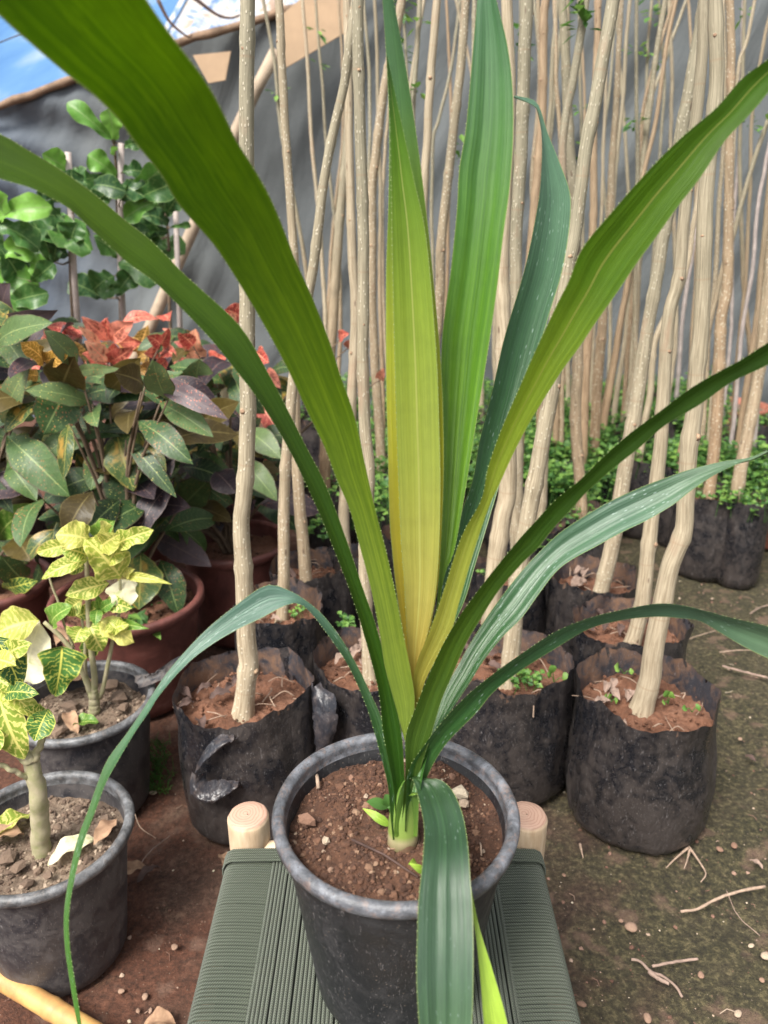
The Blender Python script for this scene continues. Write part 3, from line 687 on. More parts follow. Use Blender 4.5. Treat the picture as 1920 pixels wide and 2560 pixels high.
for sname in sorted(set(sec(c[0][-1][0]) for c in BACK)):
    for k, ci in enumerate(sorted([i for i, c in enumerate(BACK) if sec(c[0][-1][0]) == sname], key=lambda i: BACK[i][0][-1][0])):
        BL[ci] = ORD[k]+' thin back cane, by its top, between the '+sname
SOIL_H = .265; BAG_H = .30
placed = []          # (x, y, r) of bag footprints
def cane_world(pts, Y, widths, hfoot, lean=0.):
    p0 = PH(pts[0][0], pts[0][1], hfoot) if Y is None else None
    Y0 = p0.y if Y is None else Y
    W = []; n = len(pts)
    for i, (a, b) in enumerate(pts):
        t = (pts[0][1]-b)/2000.
        W.append(PY(a, b, Y0+lean*t) if not (i == 0 and p0) else p0)
    if W[0].z > hfoot+.01:
        d = (W[0]-W[1]); k = (W[0].z-hfoot)/max(.05, -d.z); q = W[0]+Vector((max(-.12, min(.12, d.x*k*.6)), 0, -(W[0].z-hfoot)))
        W = [q]+W
    rad = []
    for i in range(len(widths)):
        t = i/(len(widths)-1); p = W[int(round(t*(len(W)-1)))]; z = (p-CAMP).dot(FV); rad.append(widths[i]*z/FPX/2*.94*(.80 if max(widths) < 28 and Y is not None and Y > 2.7 else 1))
    d = (W[-1]-W[-2]).normalized(); top = W[-1]
    ext = max(.2, 2.35-top.z)/max(.3, d.z)
    if ext > 0: W.append(top+d*ext*.5+Vector((0, .02, 0))); W.append(top+d*ext+Vector((.02, .03, 0))); rad.append(rad[-1]*.7)
    W[0] = W[0]-Vector((0, 0, .03))
    return W, rad
def sprig(mb, p, n, size, rn):
    mb.rock(p, size*.08, .3, 0, (1, 1, 1), rn)
    for _ in range(n):
        d = Vector((rn.uniform(-1, 1), rn.uniform(-1, .6), rn.uniform(-.5, .8))).normalized(); L = size*rn.uniform(.6, 1.3)
        q = p+d*L*.4; e = q+d*L+Vector((0, 0, -.3*L)); sd_ = d.cross(Vector((0, 0, 1))).normalized()*L*.28
        m = (q+e)/2+Vector((0, 0, .08*L))
        mb.add([q, m+sd_, e, m-sd_], [(0, 1, 2, 3)], None, rn.random())
TONE = [.945, .50, .47, .95, .935, .90, .62, .94, .55, .948, .56, .10, .45, .20, .40, .18, .46, .30]
allc = [(c[0], c[1], c[2], c[3], c[4], False) for c in CANES]+[(c[0], c[1], c[2], U(.10, .125), None, True) for c in BACK]
for idx, (pts, wd, Y, br, lab, back) in enumerate(allc):
    Wp, rad = cane_world(pts, Y, wd, SOIL_H)
    foot = Wp[0]; r = br
    cx, cy = foot.x, foot.y
    if idx == 0: cx += .005; cy += .03
    if idx == 5: cx -= .026; cy += .015
    if idx == 3: cx -= .02
    if idx == 4: cx -= .045; cy += .02
    host = None
    for q in placed:
        d = sqrt((cx-q[0])**2+(cy-q[1])**2)
        if d < q[2]*.8: host = q; break
    if host:
        root = host[3]; px = 0
    else:
        for q in placed:
            d = sqrt((cx-q[0])**2+(cy-q[1])**2)
            if d < q[2]+r:
                # slide the bag away from its neighbour while the trunk stays inside it
                need = q[2]+r-d; ux, uy = (cx-q[0])/max(d, 1e-3), (cy-q[1])/max(d, 1e-3); sh = min(need, r*.35)
                cx += ux*sh; cy += uy*sh; r = max(.075, min(r, sqrt((cx-q[0])**2+(cy-q[1])**2)-q[2]))
        if lab is None:
            lab = BL[idx-len(CANES)]
        root = thing('potted_tree', (cx, cy, 0), lab, 'tree', 'bare young trees in black grow bags' if not back else 'thin canes standing at the back of the nursery')
        bm_, sm_ = bag_mesh((cx, cy, -.008), r, BAG_H+.02+(0.01 if back else 0), SOIL_H, 100+idx, 1.0 if not back else .7, 96 if not back else 48)
        bo = bm_.build('grow_bag', [M_BAG, M_BAGIN], root); sm_.build('soil', M_BAGSOIL, root)
        placed.append((cx, cy, r, root, bo))
    tm = trunk_mesh(Wp, rad, 500+idx, 14 if not back else 10, TONE[idx] if not back else (.02+.93*((idx*.618) % 1)))
    tm.build('trunk', [M_TRUNK, M_KNOT], root)
    if back and idx % 3 == 0 and R.random() < .8:
        rn = random.Random(idx)
        for k in range(rn.randint(2, 4)):
            sm = MB(); q = Wp[-3].lerp(Wp[1], rn.uniform(-.1, .35)); sprig(sm, q, 6, .045, rn); sm.build('leaf_sprig', M_WEED, root, False)
# bags whose plants are hidden by the weeds, filling the rows behind
# ------------------------------------------------------------------ torn rim pieces on the near left bag
def crumple(pts_l, pts_r, n, m, amp, seed, curl=0):
    A = catmull(pts_l, n); B = catmull(pts_r, n); rows = []
    for i in range(n):
        row = []
        for j in range(m):
            t = j/(m-1); p = A[i].lerp(B[i], t); d = amp*nz(i*.55+seed, t*3.5, seed)+amp*.5*nz(i*1.7+seed, t*8, seed)
            row.append(p+Vector((d*.6, -abs(d)-curl*sin(pi*t), d)))
        rows.append(row)
    return rows
bagroot = placed[0][3]; bago = placed[0][4]
mb = MB()
yb = placed[0][1]-placed[0][2]
mb.grid(crumple([PY(595, 1842, yb-.004), PY(556, 1868, yb-.012), PY(512, 1905, yb-.022), PY(492, 1930, yb-.02)], [PY(583, 1830, yb+.012), PY(548, 1838, yb+.01), PY(520, 1862, yb+.005), PY(497, 1900, yb)], 18, 7, .008, 3, .012), mi=0)
mb.grid(crumple([PY(480, 1930, yb-.006), PY(474, 1962, yb-.02), PY(490, 1998, yb-.035), PY(540, 2003, yb-.04), PY(590, 1965, yb-.012)], [PY(520, 1925, yb+.004), PY(515, 1942, yb), PY(525, 1950, yb-.006), PY(552, 1948, yb-.006), PY(596, 1952, yb-.004)], 20, 8, .008, 9, .014), mi=0)
mb.build('torn_flap', [mat_black_plastic('torn_plastic', .5, .022, .3, (.15, .10, .075), 1.0)], bago)
mb = MB()
mb.grid(crumple([PH(470, 1632, .31), PH(430, 1650, .31), PH(385, 1680, .30), PH(335, 1690, .29)], [PH(470, 1662, .30), PH(436, 1680, .30), PH(392, 1705, .285), PH(345, 1722, .275)], 16, 6, .012, 5, -.01), mi=0)
mb.build('torn_flap', [mat_black_plastic('torn_plastic_dusty', .6, .03, .4, (.16, .13, .11), 1.0)], bago)
b2 = placed[3][4]; y2 = placed[3][1]-placed[3][2]
mb = MB()
mb.grid(crumple([PY(776, 1700, y2+.03), PY(780, 1760, y2), PY(786, 1830, y2-.012), PY(790, 1880, y2-.012)], [PY(800, 1706, y2+.03), PY(835, 1738, y2+.0), PY(845, 1800, y2-.02), PY(825, 1870, y2-.01)], 18, 8, .01, 15, .014))
mb.build('torn_flap', [mat_black_plastic('torn_plastic_fold', .4, .022, .3, (.16, .12, .11), 1.0)], b2)

# ------------------------------------------------------------------ leaf helper
def pw(v, k):
    for (a, b), (c, d) in zip(k, k[1:]):
        if v <= c:
            q = (v-a)/(c-a); return b+(d-b)*(q*q*(3-2*q)*.5+q*.5)
    return k[-1][1]
def leaf(mb, p0, p1, wd, shape='ell', droop=.12, cup=.18, wave=.05, seed=0, col=.5, mi=0, nl=12, na=7, toward=None, roll=0., petiole=0.):
    """broad leaf from base p0 to tip p1, width wd (metres)"""
    rn = random.Random(seed); p0 = Vector(p0); p1 = Vector(p1); ax = p1-p0; L = ax.length; t = ax.normalized()
    view = (CAMP-p0).normalized() if toward is None else toward.normalized()
    view = (view+Vector((rn.uniform(-.3, .3), 0, rn.uniform(-.05, .4)))).normalized()
    side = t.cross(view).normalized(); nrm = side.cross(t).normalized()
    if nrm.dot(CAMP-p0) < 0: nrm = -nrm
    q = Matrix.Rotation(roll, 3, t); side = q @ side; nrm = q @ nrm
    rows = []; uvs = []; ph = rn.uniform(0, 9); tw = rn.uniform(-.9, .9); sag = rn.uniform(0, .14)
    for i in range(nl+1):
        v = i/nl
        if shape == 'ell': wv = pw(v, ((0, .02), (.06, .22), (.2, .66), (.4, .97), (.55, 1.), (.72, .86), (.88, .5), (.96, .2), (1, 0)))
        elif shape == 'lance': wv = (sin(pi*v**.7)**.9) if 0 < v < 1 else 0
        elif shape == 'obo': wv = sin(pi*v**1.25)**.75 if 0 < v < 1 else 0
        elif shape == 'lyre': wv = pw(v, ((0, 0), (.08, .34), (.2, .50), (.36, .52), (.5, .70), (.64, .98), (.76, 1.), (.88, .84), (.95, .6), (1, .12)))
        elif shape == 'lobed': wv = pw(v, ((0, 0), (.1, .5), (.25, .9), (.36, .98), (.48, .78), (.58, .72), (.72, .82), (.85, .62), (.95, .25), (1, 0)))
        elif shape == 'heart': wv = (min(1, v*7)**.6)*(1-v)**.62*1.12 if 0 < v < 1 else 0
        wv = max(wv, .012)*wd/2
        c = p0+ax*v+nrm*(sin(pi*v)*droop*L)-Vector((0, 0, 1))*(v**2.2*L*sag)
        tq = Matrix.Rotation(tw*(v-.4), 3, t); sd2 = tq @ side; nr2 = tq @ nrm
        for j in range(na):
            u = j/(na-1)*2-1
            h = cup*wv*abs(u)+wave*wd*sin(v*15+ph+(2 if u > 0 else 0))*u*u
            c2 = c+sd2*(wv*u*(1+.16*nz(v*5+ph, u*2)+.05*nz(v*19+ph, u*2)))+nr2*h
            rows.append(c2); uvs.append((j/(na-1), v))
    rr = [rows[i*na:(i+1)*na] for i in range(nl+1)]
    mb.grid(rr, False, uvs, col, mi)
    if petiole: mb.tube([p0-t*petiole*.98+Vector((0, 0, -petiole*.3)), p0, p0+t*L*.12], [.0022, .002, .0015], 5, mi=mi, col=col)

def stem(name, px, rad, mat, parent, n=24, wob=.004):
    p = catmull(px, n); p = [q+Vector((nz(i*.4, 1), nz(i*.4, 7), 0))*wob for i, q in enumerate(p)]
    rr = []
    for i in range(n):
        f = i/(n-1)*(len(rad)-1); k = min(int(f), len(rad)-2); rr.append(lerp(rad[k], rad[k+1], f-k)*(1+.08*nz(i*.8, 5)))
    mb = MB(); mb.tube(p, rr, 10); return mb.build(name, mat, parent)

# ------------------------------------------------------------------ round pots
def pot_prof(R0, rb, h, lip=.012, drop=.022, wall=.004, step=None):
    """outer profile bottom to rim, returns (body profile, rim profile)"""
    rt = R0-lip
    body = [(0.001, .004), (rb*.8, .004), (rb*.97, 0), (rb, .004)]
    n = 14
    for i in range(1, n+1):
        t = i/n; z = lerp(.004, h-drop, t); q = lerp(rb, rt, t)
        if step and z > h-step: q += .0022
        body.append((q, z))
    rim = [(rt-.001, h-drop+.001), (rt+lip*.45, h-drop), (R0-.001, h-drop+.004)]
    for i in range(9):
        a = -0.2+(pi+.2)*i/8; rim.append((R0-lip*.62+lip*.62*cos(a), h-lip*.62+lip*.62*sin(a)))
    rim += [(rt-.002, h-lip*.9), (rt-.004, h-drop)]
    rin = rim[-1][0]
    inner = [(rin, h-drop), (lerp(rin, rb, .5), h*.5)]
    return body, rim, inner
def make_pot(root, c, R0, rb, h, mats, soilz, soil_mat, crumb_mat, seed, ncr=500, csz=.004, lip=.012, drop=.022, step=None, tilt=None, soilamp=.008):
    body, rim, inner = pot_prof(R0, rb, h, lip, drop, step=step)
    objs = []
    wob = lambda a, z, i: .0012*nz(cos(a)*1.5, sin(a)*1.5, seed)
    mb = MB(); mb.lathe(body, c, 96, wob); objs.append(mb.build('pot', mats[0], root)); pot = objs[0]
    mb = MB(); mb.lathe(rim, c, 128, wob); mb.lathe(inner, c, 96, wob, mi=1); rm = mb.build('rim', [mats[1], mats[0]], pot)
    rn = random.Random(seed); rs = lerp(inner[0][0], rb, max(0, (h-drop-soilz)/(h)))+.0
    rs = inner[0][0]*1.0-.002
    sm = MB(); rows = []; seg = 120
    def sh(x, y): return soilz+soilamp*1.4*nz(x*14+seed, y*14)+soilamp*.7*nz(x*40+seed, y*40)+soilamp*.35*nz(x*120, y*120, seed)
    for i in range(40):
        t = i/39; row = []
        for k in range(seg):
            a = 2*pi*k/seg; x, y = rs*t*cos(a)+.0003*cos(a), rs*t*sin(a)+.0003*sin(a)
            row.append((c[0]+x, c[1]+y, c[2]+sh(x, y)))
        rows.append(row)
    sm.grid(rows, True, mi=0)
    for _ in range(ncr):
        a = rn.uniform(0, 6.28); q = rs*.985*sqrt(rn.random()); x, y = q*cos(a), q*sin(a)
        r = csz*(.3+.9*rn.random()**2)*(1.9 if rn.random() < .05 else 1)
        if nz(x*22+seed, y*22, 5) < -.12 and rn.random() < .8: continue
        sm.rock((c[0]+x, c[1]+y, c[2]+sh(x, y)+r*.25), r, rn.random()**1.3, 1, (1, 1, .8), rn)
    sm.build('soil', [soil_mat, crumb_mat], root, False)
    return pot, sh

# ------------------------------------------------------------------ the stool
SEAT = .37; SXL, SXR = -.222, .226; SYB, SYF = .89, .50
stool = thing('woven_stool', (0, .695, 0), 'low stool of pale round posts with an olive green braided cord seat', 'stool')
WORLD[stool.name] = Vector((0, .695, 0))
def post(x, y, dh=0):
    ro = bpy.data.objects.new('leg', None)
    mb = MB(); seg = 26; prof = [(.001, 0), (.026, 0), (.029, .004), (.0295, .20), (.0305, .385+dh), (.0307, .394+dh), (.0303, .3952+dh), (.0282, .3992+dh), (.0276, .3998+dh), (.018, .4001+dh), (.001, .4002+dh)]
    rows = []
    for r, z in prof:
        rows.append([((r+(.0012*nz(cos(2*pi*k/seg)*2.2+x*9, sin(2*pi*k/seg)*2.2) if r > .01 else 0))*cos(2*pi*k/seg), (r+(.0012*nz(cos(2*pi*k/seg)*2.2+x*9, sin(2*pi*k/seg)*2.2) if r > .01 else 0))*sin(2*pi*k/seg), z) for k in range(seg)])
    mb.grid(rows, True)
    o = mb.build('leg', M_POST); o.parent = stool; o.location = Vector((x, y, 0))-WORLD[stool.name]; WORLD[o.name] = Vector((x, y, 0))
    bpy.data.objects.remove(ro)
for x, y in ((-.202, .903), (.212, .903), (-.202, .487), (.212, .487)): post(x, y, .003)
mb = MB()
for a, b in (((-.213, .893, .345), (.207, .893, .345)), ((-.213, .497, .345), (.207, .497, .345)), ((-.213, .893, .345), (-.213, .497, .345)), ((.207, .893, .345), (.207, .497, .345)),
             ((-.213, .893, .15), (-.213, .497, .15)), ((.207, .893, .15), (.207, .497, .15)), ((-.213, .893, .12), (.207, .893, .12)), ((-.213, .497, .12), (.207, .497, .12))):
    mb.tube([a, b], .0135, 14)
mb.build('rail', simple('pale_rail_wood', c3(.72, .56, .38), .6, 30, .2), stool)
cord = MB(); CW = .00225; CH = .00155; SG = 8
def cordline(pts, flat, wob=0, seed=0):
    cord.tube(pts, [(CW, CH)]*len(pts), SG, False, flat=flat)
pitch = .0049
rb_ = .0165
# cords wrapped round both side rails
y = SYF+.028; k = 0
while y < .880:
    jy = U(-.0003, .0003)
    for xs, xr, sgn in ((-.213, -.213, 1), (.213, .213, -1)):
        pts = []
        for q in range(9):                # under and round the outside of the rail
            a = -pi/2-pi*.02+pi*q/8*1.0
            pts.append(Vector((xr-sgn*cos(a)*rb_, y+jy, .345+sin(a)*rb_+.0005)))
        xe = xr+sgn*(.062+.0006*nz(k*1.3)); pts.append(Vector((xr+sgn*.02, y+jy, .3625))); pts.append(Vector((xr+sgn*.042, y+jy, .3615))); pts.append(Vector((xe, y+jy, .3595)))
        if (k//9) % 2 == 0 and k % 9 < 9 and False: pass
        cordline(pts, Vector((0, 1, 0)))
    y += pitch; k += 1
# cords running front to back, in bundles, over the end rails
def lcord(x, z, lift=0):
    pts = []
    for q in range(6):
        a = -pi/2+pi*.55*q/5+0; pts.append(Vector((x, .497-cos(a)*rb_*1.15, .345+sin(a)*rb_*1.15+z*0)))
    for yy in (.52, .56, .62, .69, .76, .82, .865):
        pts.append(Vector((x+.0004*nz(x*400, yy*10), yy, z-.004*sin(pi*(yy-.5)/.39)+.0006*nz(x*300, yy*14, 3))))
    for q in range(6):
        a = pi*.05+pi*.45*0+pi/2-(pi*.55)*q/5; pts.append(Vector((x, .893+cos(a)*rb_*1.15, .345+sin(a)*rb_*1.15)))
    cordline(pts, Vector((1, 0, 0)))
x = -.213+.055; n_ = 0
while x < .213-.053:
    gap = n_ % 5 == 4
    z = .3645+(0.0016 if (n_//5) % 2 else 0)
    lcord(x, z)
    x += pitch*(1.28 if gap else 1.0); n_ += 1
# cross bands woven over the bundles at the back and the front
for y0, cnt, over in ((.8665, 3, 0), (.835, 4, 1), (.545, 7, 1), (.518, 3, 0)):
    for q in range(cnt):
        yy = y0+q*pitch-.002; pts = []; xx = -.156
        while xx < .157:
            n5 = int((xx+.158)/(5.28*pitch)); up = (n5+over) % 2 == 0
            pts.append(Vector((xx, yy+.0003*nz(xx*90, q), .3690 if up else .3602))); xx += .006
        cordline(pts, Vector((0, 1, 0)))
# back band wrapped across the posts' inner side
for q in range(5):
    z = .372-q*.0002; yy = .849+q*pitch; pts = [Vector((-.2325, yy, .343)), Vector((-.2318, yy, .354)), Vector((-.2275, yy, .3635))]
    for i in range(30):
        t = i/29; pts.append(Vector((lerp(-.220, .220, t), yy, .3678+.0030*sin(t*pi)**.5)))
    pts += [Vector((.2275, yy, .3635)), Vector((.2318, yy, .354)), Vector((.2325, yy, .343))]
    cordline(pts, Vector((0, 1, 0)))
cord.build('woven_seat', M_CORD, stool)
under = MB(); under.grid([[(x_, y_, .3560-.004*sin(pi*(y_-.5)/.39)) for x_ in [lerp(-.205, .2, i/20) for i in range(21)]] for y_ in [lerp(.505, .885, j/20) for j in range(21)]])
under.build('seat_gap_shade', simple('olive_cord_shadow_layer', c3(.012, .018, .012), .8, 200, .3), stool)  # near-black sheet added as painted shade in the gaps between cords

# ------------------------------------------------------------------ the main potted plant
PC = Vector((.013, .676, SEAT+.001)); RIMH = .252
main = thing('potted_strap_leaf_plant', PC, 'tall plant with spiny green and yellow strap leaves in the black pot on the stool', 'potted plant')
pot, sh = make_pot(main, PC, .1366, .094, RIMH, (M_POT, M_POTRIM), .222, M_SOIL, M_CRUMB, 3, 4200, .0030, .0115, .018, step=.052)
def sz(px, py, H=.222): return PH(px, py, PC.z+H)
# lumps and bits in the soil
def bit(px, py, r, col, sq=(1, 1, .8), name='stone', mat=None, lift=.3):
    mb = MB(); p = sz(px, py); rn = random.Random(int(px*7+py)); 
    mb.rock((p.x, p.y, p.z+r*lift), r, col, 0, sq, rn); return mb.build(name, mat or M_STONE, main, False)
bit(765, 2056, .011, .1, (1.15, .9, .75)); bit(814, 2107, .006, .8); bit(950, 2107, .006, .0); bit(1150, 1990, .0115, 1., (.8, 1.2, .9)); bit(826, 2178, .0045, .3); bit(1160, 2012, .007, .7)
bit(880, 1948, .006, .1); bit(700, 2100, .006, .15); bit(1130, 1945, .006, .1); bit(655+230, 2200, .004, .4)
for a, b, r, m_ in (((792, 1945), (796, 1980), .0022, M_PALESTICK), ((880, 2110), (1045, 2202), .0013, M_DARKSTICK), ((1200, 2118), (1203, 2148), .0009, M_PALESTICK)):
    mb = MB(); p, q = sz(*a), sz(*b); mb.tube([p+Vector((0, 0, .006)), (p+q)/2+Vector((0, 0, .010)), q+Vector((0, 0, .005))], r, 7); mb.build('twig', m_, main)

# the stalk with its brown foot
def zd(px, py): return 0
base = sz(1005, 2128, .215)
st_pts = [base-Vector((0, 0, .01)), base+Vector((0, 0, .008)), PY(1008, 2085, base.y), PY(1008, 2045, base.y+.002), PY(1013, 1995, base.y+.006), PY(1020, 1955, base.y+.010)]
mb = MB(); P_ = catmull(st_pts, 26); rr = []
for i in range(26):
    t = i/25; q = [.0155, .0162, .0165, .0150, .0115, .0050][min(5, int(t*5.01))]; q2 = [.0155, .0162, .0165, .0150, .0115, .0050][min(5, int(t*5.01)+1)]; rr.append(lerp(q, q2, (t*5) % 1))
mb.tube(P_, [(a*1.0, a*.86) for a in rr], 22, flat=Vector((1, 0, 0)))
n = NT('sheath_green'); z = n.sep(n.co())[2]
colr = n.ramp(z, [(.222, c3(.10, .05, .03)), (.238, c3(.40, .33, .20)), (.246, c3(.20, .27, .06)), (.30, c3(.09, .19, .03)), (.36, c3(.035, .10, .03))])
n.P(Base_Color=n.mix(n.math('MULTIPLY', n.noise(n.mapping(n.co(), (8, 8, 1)), 20, 4), .4), colr, c3(.06, .12, .02)), Roughness=.4)
mb.build('stalk', n.m, main)
# dry scale round the foot
for k, (a0, hh) in enumerate(((2.2, .016), (-1.2, .022), (0.2, .02), (3.6, .014))):
    mb = MB(); rows = []
    for i in range(6):
        t = i/5; rows.append([base+Vector(((.0145+.004*t)*cos(a0+u_), (.0135+.004*t)*sin(a0+u_), hh*t*(1-.5*abs(u_)/.8)+.002)) for u_ in [lerp(-.8, .8, j/7) for j in range(8)]])
    mb.grid(rows); mb.build('dry_scale', M_DRYLEAF if k % 2 else M_PALESTICK, main)

def strap(L_, R_, zs, mat, fold=.22, tilt=0., pleat=.03, n=90, na=13, thorn=.0011, gap=.0052, wave=0., seed=0, label=None, foldf=None):
    """strap leaf given by its two edges in sight lines and the distance along it"""
    A = catmull([(a, b, 0) for a, b in L_], n); B = catmull([(a, b, 0) for a, b in R_], n)
    zc = catmull([(a, b, 0) for a, b in zs], 200)
    def Z(t):
        for p, q in zip(zc, zc[1:]):
            if t <= q.x: return lerp(p.y, q.y, (t-p.x)/max(1e-9, q.x-p.x))
        return zc[-1].y
    rows = []; uvs = []; EA = []; EB = []
    mids = []
    for i in range(n):
        t = i/(n-1); z = Z(t)-.060*(1-t)**3; tl = tilt(t) if callable(tilt) else tilt
        a = PZ(A[i].x, A[i].y, z-tl); b = PZ(B[i].x, B[i].y, z+tl); mids.append((a, b))
    for i in range(n):
        a, b = mids[i]; t = i/(n-1); c0 = (mids[max(0, i-1)][0]+mids[max(0, i-1)][1])/2; c1 = (mids[min(n-1, i+1)][0]+mids[min(n-1, i+1)][1])/2
        T = (c1-c0).normalized(); Wv = b-a; nr = Wv.cross(T)
        if nr.length < 1e-9: nr = Vector((0, -1, 0))
        nr.normalize()
        if nr.dot(CAMP-(a+b)/2) < 0: nr = -nr
        hw = Wv.length/2; fd = foldf(t) if foldf else fold
        row = []
        for j in range(na):
            u = j/(na-1); s = u*2-1
            h = -fd*hw*(1-abs(s)**1.3)+pleat*hw*(cos(s*pi*3.2)-1)*.5*(1-abs(s))*2+wave*hw*sin(t*30+seed)*s*abs(s)
            row.append(a.lerp(b, u)+nr*h); uvs.append((u, t))
        rows.append(row); EA.append((a, T, -Wv.normalized() if hw > 1e-6 else nr)); EB.append((b, T, Wv.normalized() if hw > 1e-6 else nr))
    mb = MB(); mb.grid(rows, False, uvs)
    for E, sg in ((EA, 1), (EB, 1)):
        s = 0; nxt = gap
        for i in range(1, n):
            p0_, p1_ = E[i-1][0], E[i][0]; d = (p1_-p0_).length
            while s+d > nxt:
                q = p0_.lerp(p1_, (nxt-s)/max(d, 1e-9)); T = E[i][1]; O = E[i][2]; N = T.cross(O).normalized()
                bb = thorn*.42; k = thorn*R.uniform(.7, 1.15)
                v = [q-T*bb-O*.0004, q+T*bb-O*.0004, q+O*k+T*k*.7, q-O*.0002+N*thorn*.28, q-O*.0002-N*thorn*.28]
                if i > n*.1: mb.add(v, [(0, 3, 2), (3, 1, 2), (1, 4, 2), (4, 0, 2)], None, .5, 1)
                nxt += gap*R.uniform(.55, 1.7)
            s += d
    o = mb.build('leaf', [mat, M_THORN], main)
    if label: o['label'] = label
    return o

G1 = c3(.045, .135, .010); G2 = c3(.085, .215, .010); GD = c3(.022, .080, .016); GB = c3(.030, .085, .045); YL = c3(.38, .36, .045); YG = c3(.20, .30, .030); BL = c3(.075, .16, .105); GOLD = c3(.42, .30, .06)
mE = mat_strap('strap_leaf_left_large', [(0, c3(.24, .36, .05)), (.10, c3(.22, .33, .04)), (.35, c3(.14, .27, .016)), (.6, c3(.080, .205, .009)), (1, c3(.058, .165, .007))], transl=.5, rough=.42, spec=.3, blotch=.7, stramt=.55)
mD = mat_strap('strap_leaf_deep', [(0, c3(.035, .12, .012)), (.5, c3(.045, .115, .008)), (.8, c3(.070, .155, .007)), (1, c3(.055, .125, .008))], transl=.35, rough=.40, spec=.3)
mF = mat_strap('strap_leaf_yellow', [(0, GOLD), (.16, c3(.38, .35, .075)), (.36, c3(.29, .35, .055)), (.62, c3(.20, .30, .03)), (.85, c3(.085, .20, .012)), (1, c3(.035, .12, .02))], transl=.38, stramt=.22, mid=c3(.50, .52, .16), rough=.42, spec=.3, dark=.84, blotch=.15)
mF2 = mat_strap('strap_leaf_yellow_back', [(0, c3(.50, .36, .05)), (.2, c3(.42, .38, .03)), (.5, c3(.24, .30, .02)), (.66, c3(.10, .20, .02)), (.8, c3(.055, .145, .045)), (1, c3(.05, .13, .06))], transl=.35, dark=.84, blotch=.15)
mG = mat_strap('strap_leaf_tall', [(0, c3(.10, .22, .012)), (.35, c3(.085, .225, .012)), (.6, c3(.06, .18, .022)), (.8, c3(.065, .17, .065)), (1, c3(.06, .15, .085))], transl=.32, stramt=.55, rough=.40, dark=.82)
mI = mat_strap('strap_leaf_blue', [(0, c3(.02, .085, .014)), (.45, c3(.022, .085, .026)), (.75, c3(.065, .14, .085)), (1, c3(.075, .155, .10))], transl=.18, speck=.8, rough=.32, stramt=.6, dark=.95)
mH = mat_strap('strap_leaf_right_yellow', [(0, c3(.42, .35, .06)), (.12, c3(.38, .40, .065)), (.35, c3(.25, .36, .03)), (.58, c3(.085, .195, .009)), (1, c3(.045, .135, .007))], transl=.4, mid=c3(.42, .44, .10), rough=.40, spec=.3, dark=.68, blotch=.2)
mJ = mat_strap('strap_leaf_right_green', [(0, c3(.085, .175, .03)), (.25, c3(.07, .15, .012)), (.5, c3(.04, .11, .010)), (1, c3(.035, .10, .012))], transl=.32, spec=.3, rough=.4)
mK = mat_strap('strap_leaf_speckled', [(0, c3(.035, .12, .016)), (.35, c3(.03, .10, .03)), (.7, c3(.075, .15, .095)), (1, c3(.10, .17, .09))], transl=.15, speck=1., rough=.32, stramt=.5, dark=.74)
mC = mat_strap('strap_leaf_drooping', [(0, c3(.03, .10, .012)), (.24, c3(.025, .075, .025)), (.34, c3(.075, .155, .115)), (.5, c3(.065, .15, .10)), (.66, c3(.04, .12, .03)), (1, c3(.055, .17, .02))], transl=.15, speck=1., rough=.34, dark=.72)
mA = mat_strap('strap_leaf_front', [(0, c3(.13, .26, .03)), (.10, c3(.075, .17, .03)), (.16, c3(.032, .085, .030)), (.25, c3(.032, .082, .038)), (.6, c3(.055, .115, .065)), (1, c3(.06, .15, .045))], transl=.12, speck=.3, rough=.46, stramt=.7)
mB = mat_strap('strap_leaf_fresh', [(0, c3(.16, .30, .03)), (1, c3(.34, .52, .07))], transl=.35, stramt=.4, dark=.95)

# back leaves first
strap([(1066, 1600), (1100, 1486), (1120, 1400), (1153, 1283), (1182, 1199), (1199, 1101), (1233, 966), (1262, 840), (1311, 675), (1338, 549), (1351, 464), (1355, 359), (1347, 283), (1332, 262), (1285, 241)],
      [(1098, 1620), (1128, 1571), (1161, 1503), (1186, 1419), (1212, 1334), (1237, 1250), (1265, 1160), (1300, 1040), (1340, 900), (1376, 776), (1401, 696), (1418, 612), (1427, 527), (1423, 473), (1397, 401), (1368, 329), (1349, 268), (1330, 248), (1286, 239)],
      [(0, .88), (.2, .90), (.5, .90), (.8, .86), (1, .83)], mI, fold=.28, tilt=.006, label='dark blue green leaf whose tip hooks over to the left')
strap([(1080, 1600), (1088, 1545), (1094, 1486), (1100, 1334), (1100, 1100), (1104, 869), (1113, 776), (1127, 675), (1142, 527), (1148, 422), (1165, 316), (1182, 127), (1193, 0), (1198, -80), (1205, -200)],
      [(1092, 1600), (1100, 1500), (1115, 1427), (1136, 1376), (1161, 1241), (1178, 1135), (1195, 1030), (1216, 903), (1241, 734), (1258, 591), (1275, 464), (1283, 337), (1281, 211), (1267, 105), (1241, 0), (1225, -80), (1207, -200)],
      [(0, .88), (.3, .86), (.6, .80), (1, .74)], mG, fold=.30, pleat=.14, tilt=-.004, label='tall blue green leaf rising straight up right of centre')
strap([(1026, 1715), (1014, 1620), (992, 1486), (980, 1376), (973, 1283), (969, 1114), (965, 945), (965, 692), (971, 506), (973, 337), (967, 169), (956, 0), (945, -120)],
      [(1042, 1715), (1060, 1650), (1081, 1545), (1096, 1452), (1104, 1334), (1109, 1199), (1109, 1072), (1102, 903), (1083, 692), (1068, 549), (1047, 380), (1022, 211), (984, 0), (955, -120)],
      [(0, .875), (.3, .83), (.6, .79), (1, .70)], mF2, fold=.25, tilt=-.006, label='yellow based centre leaf, outer one of the nested pair')
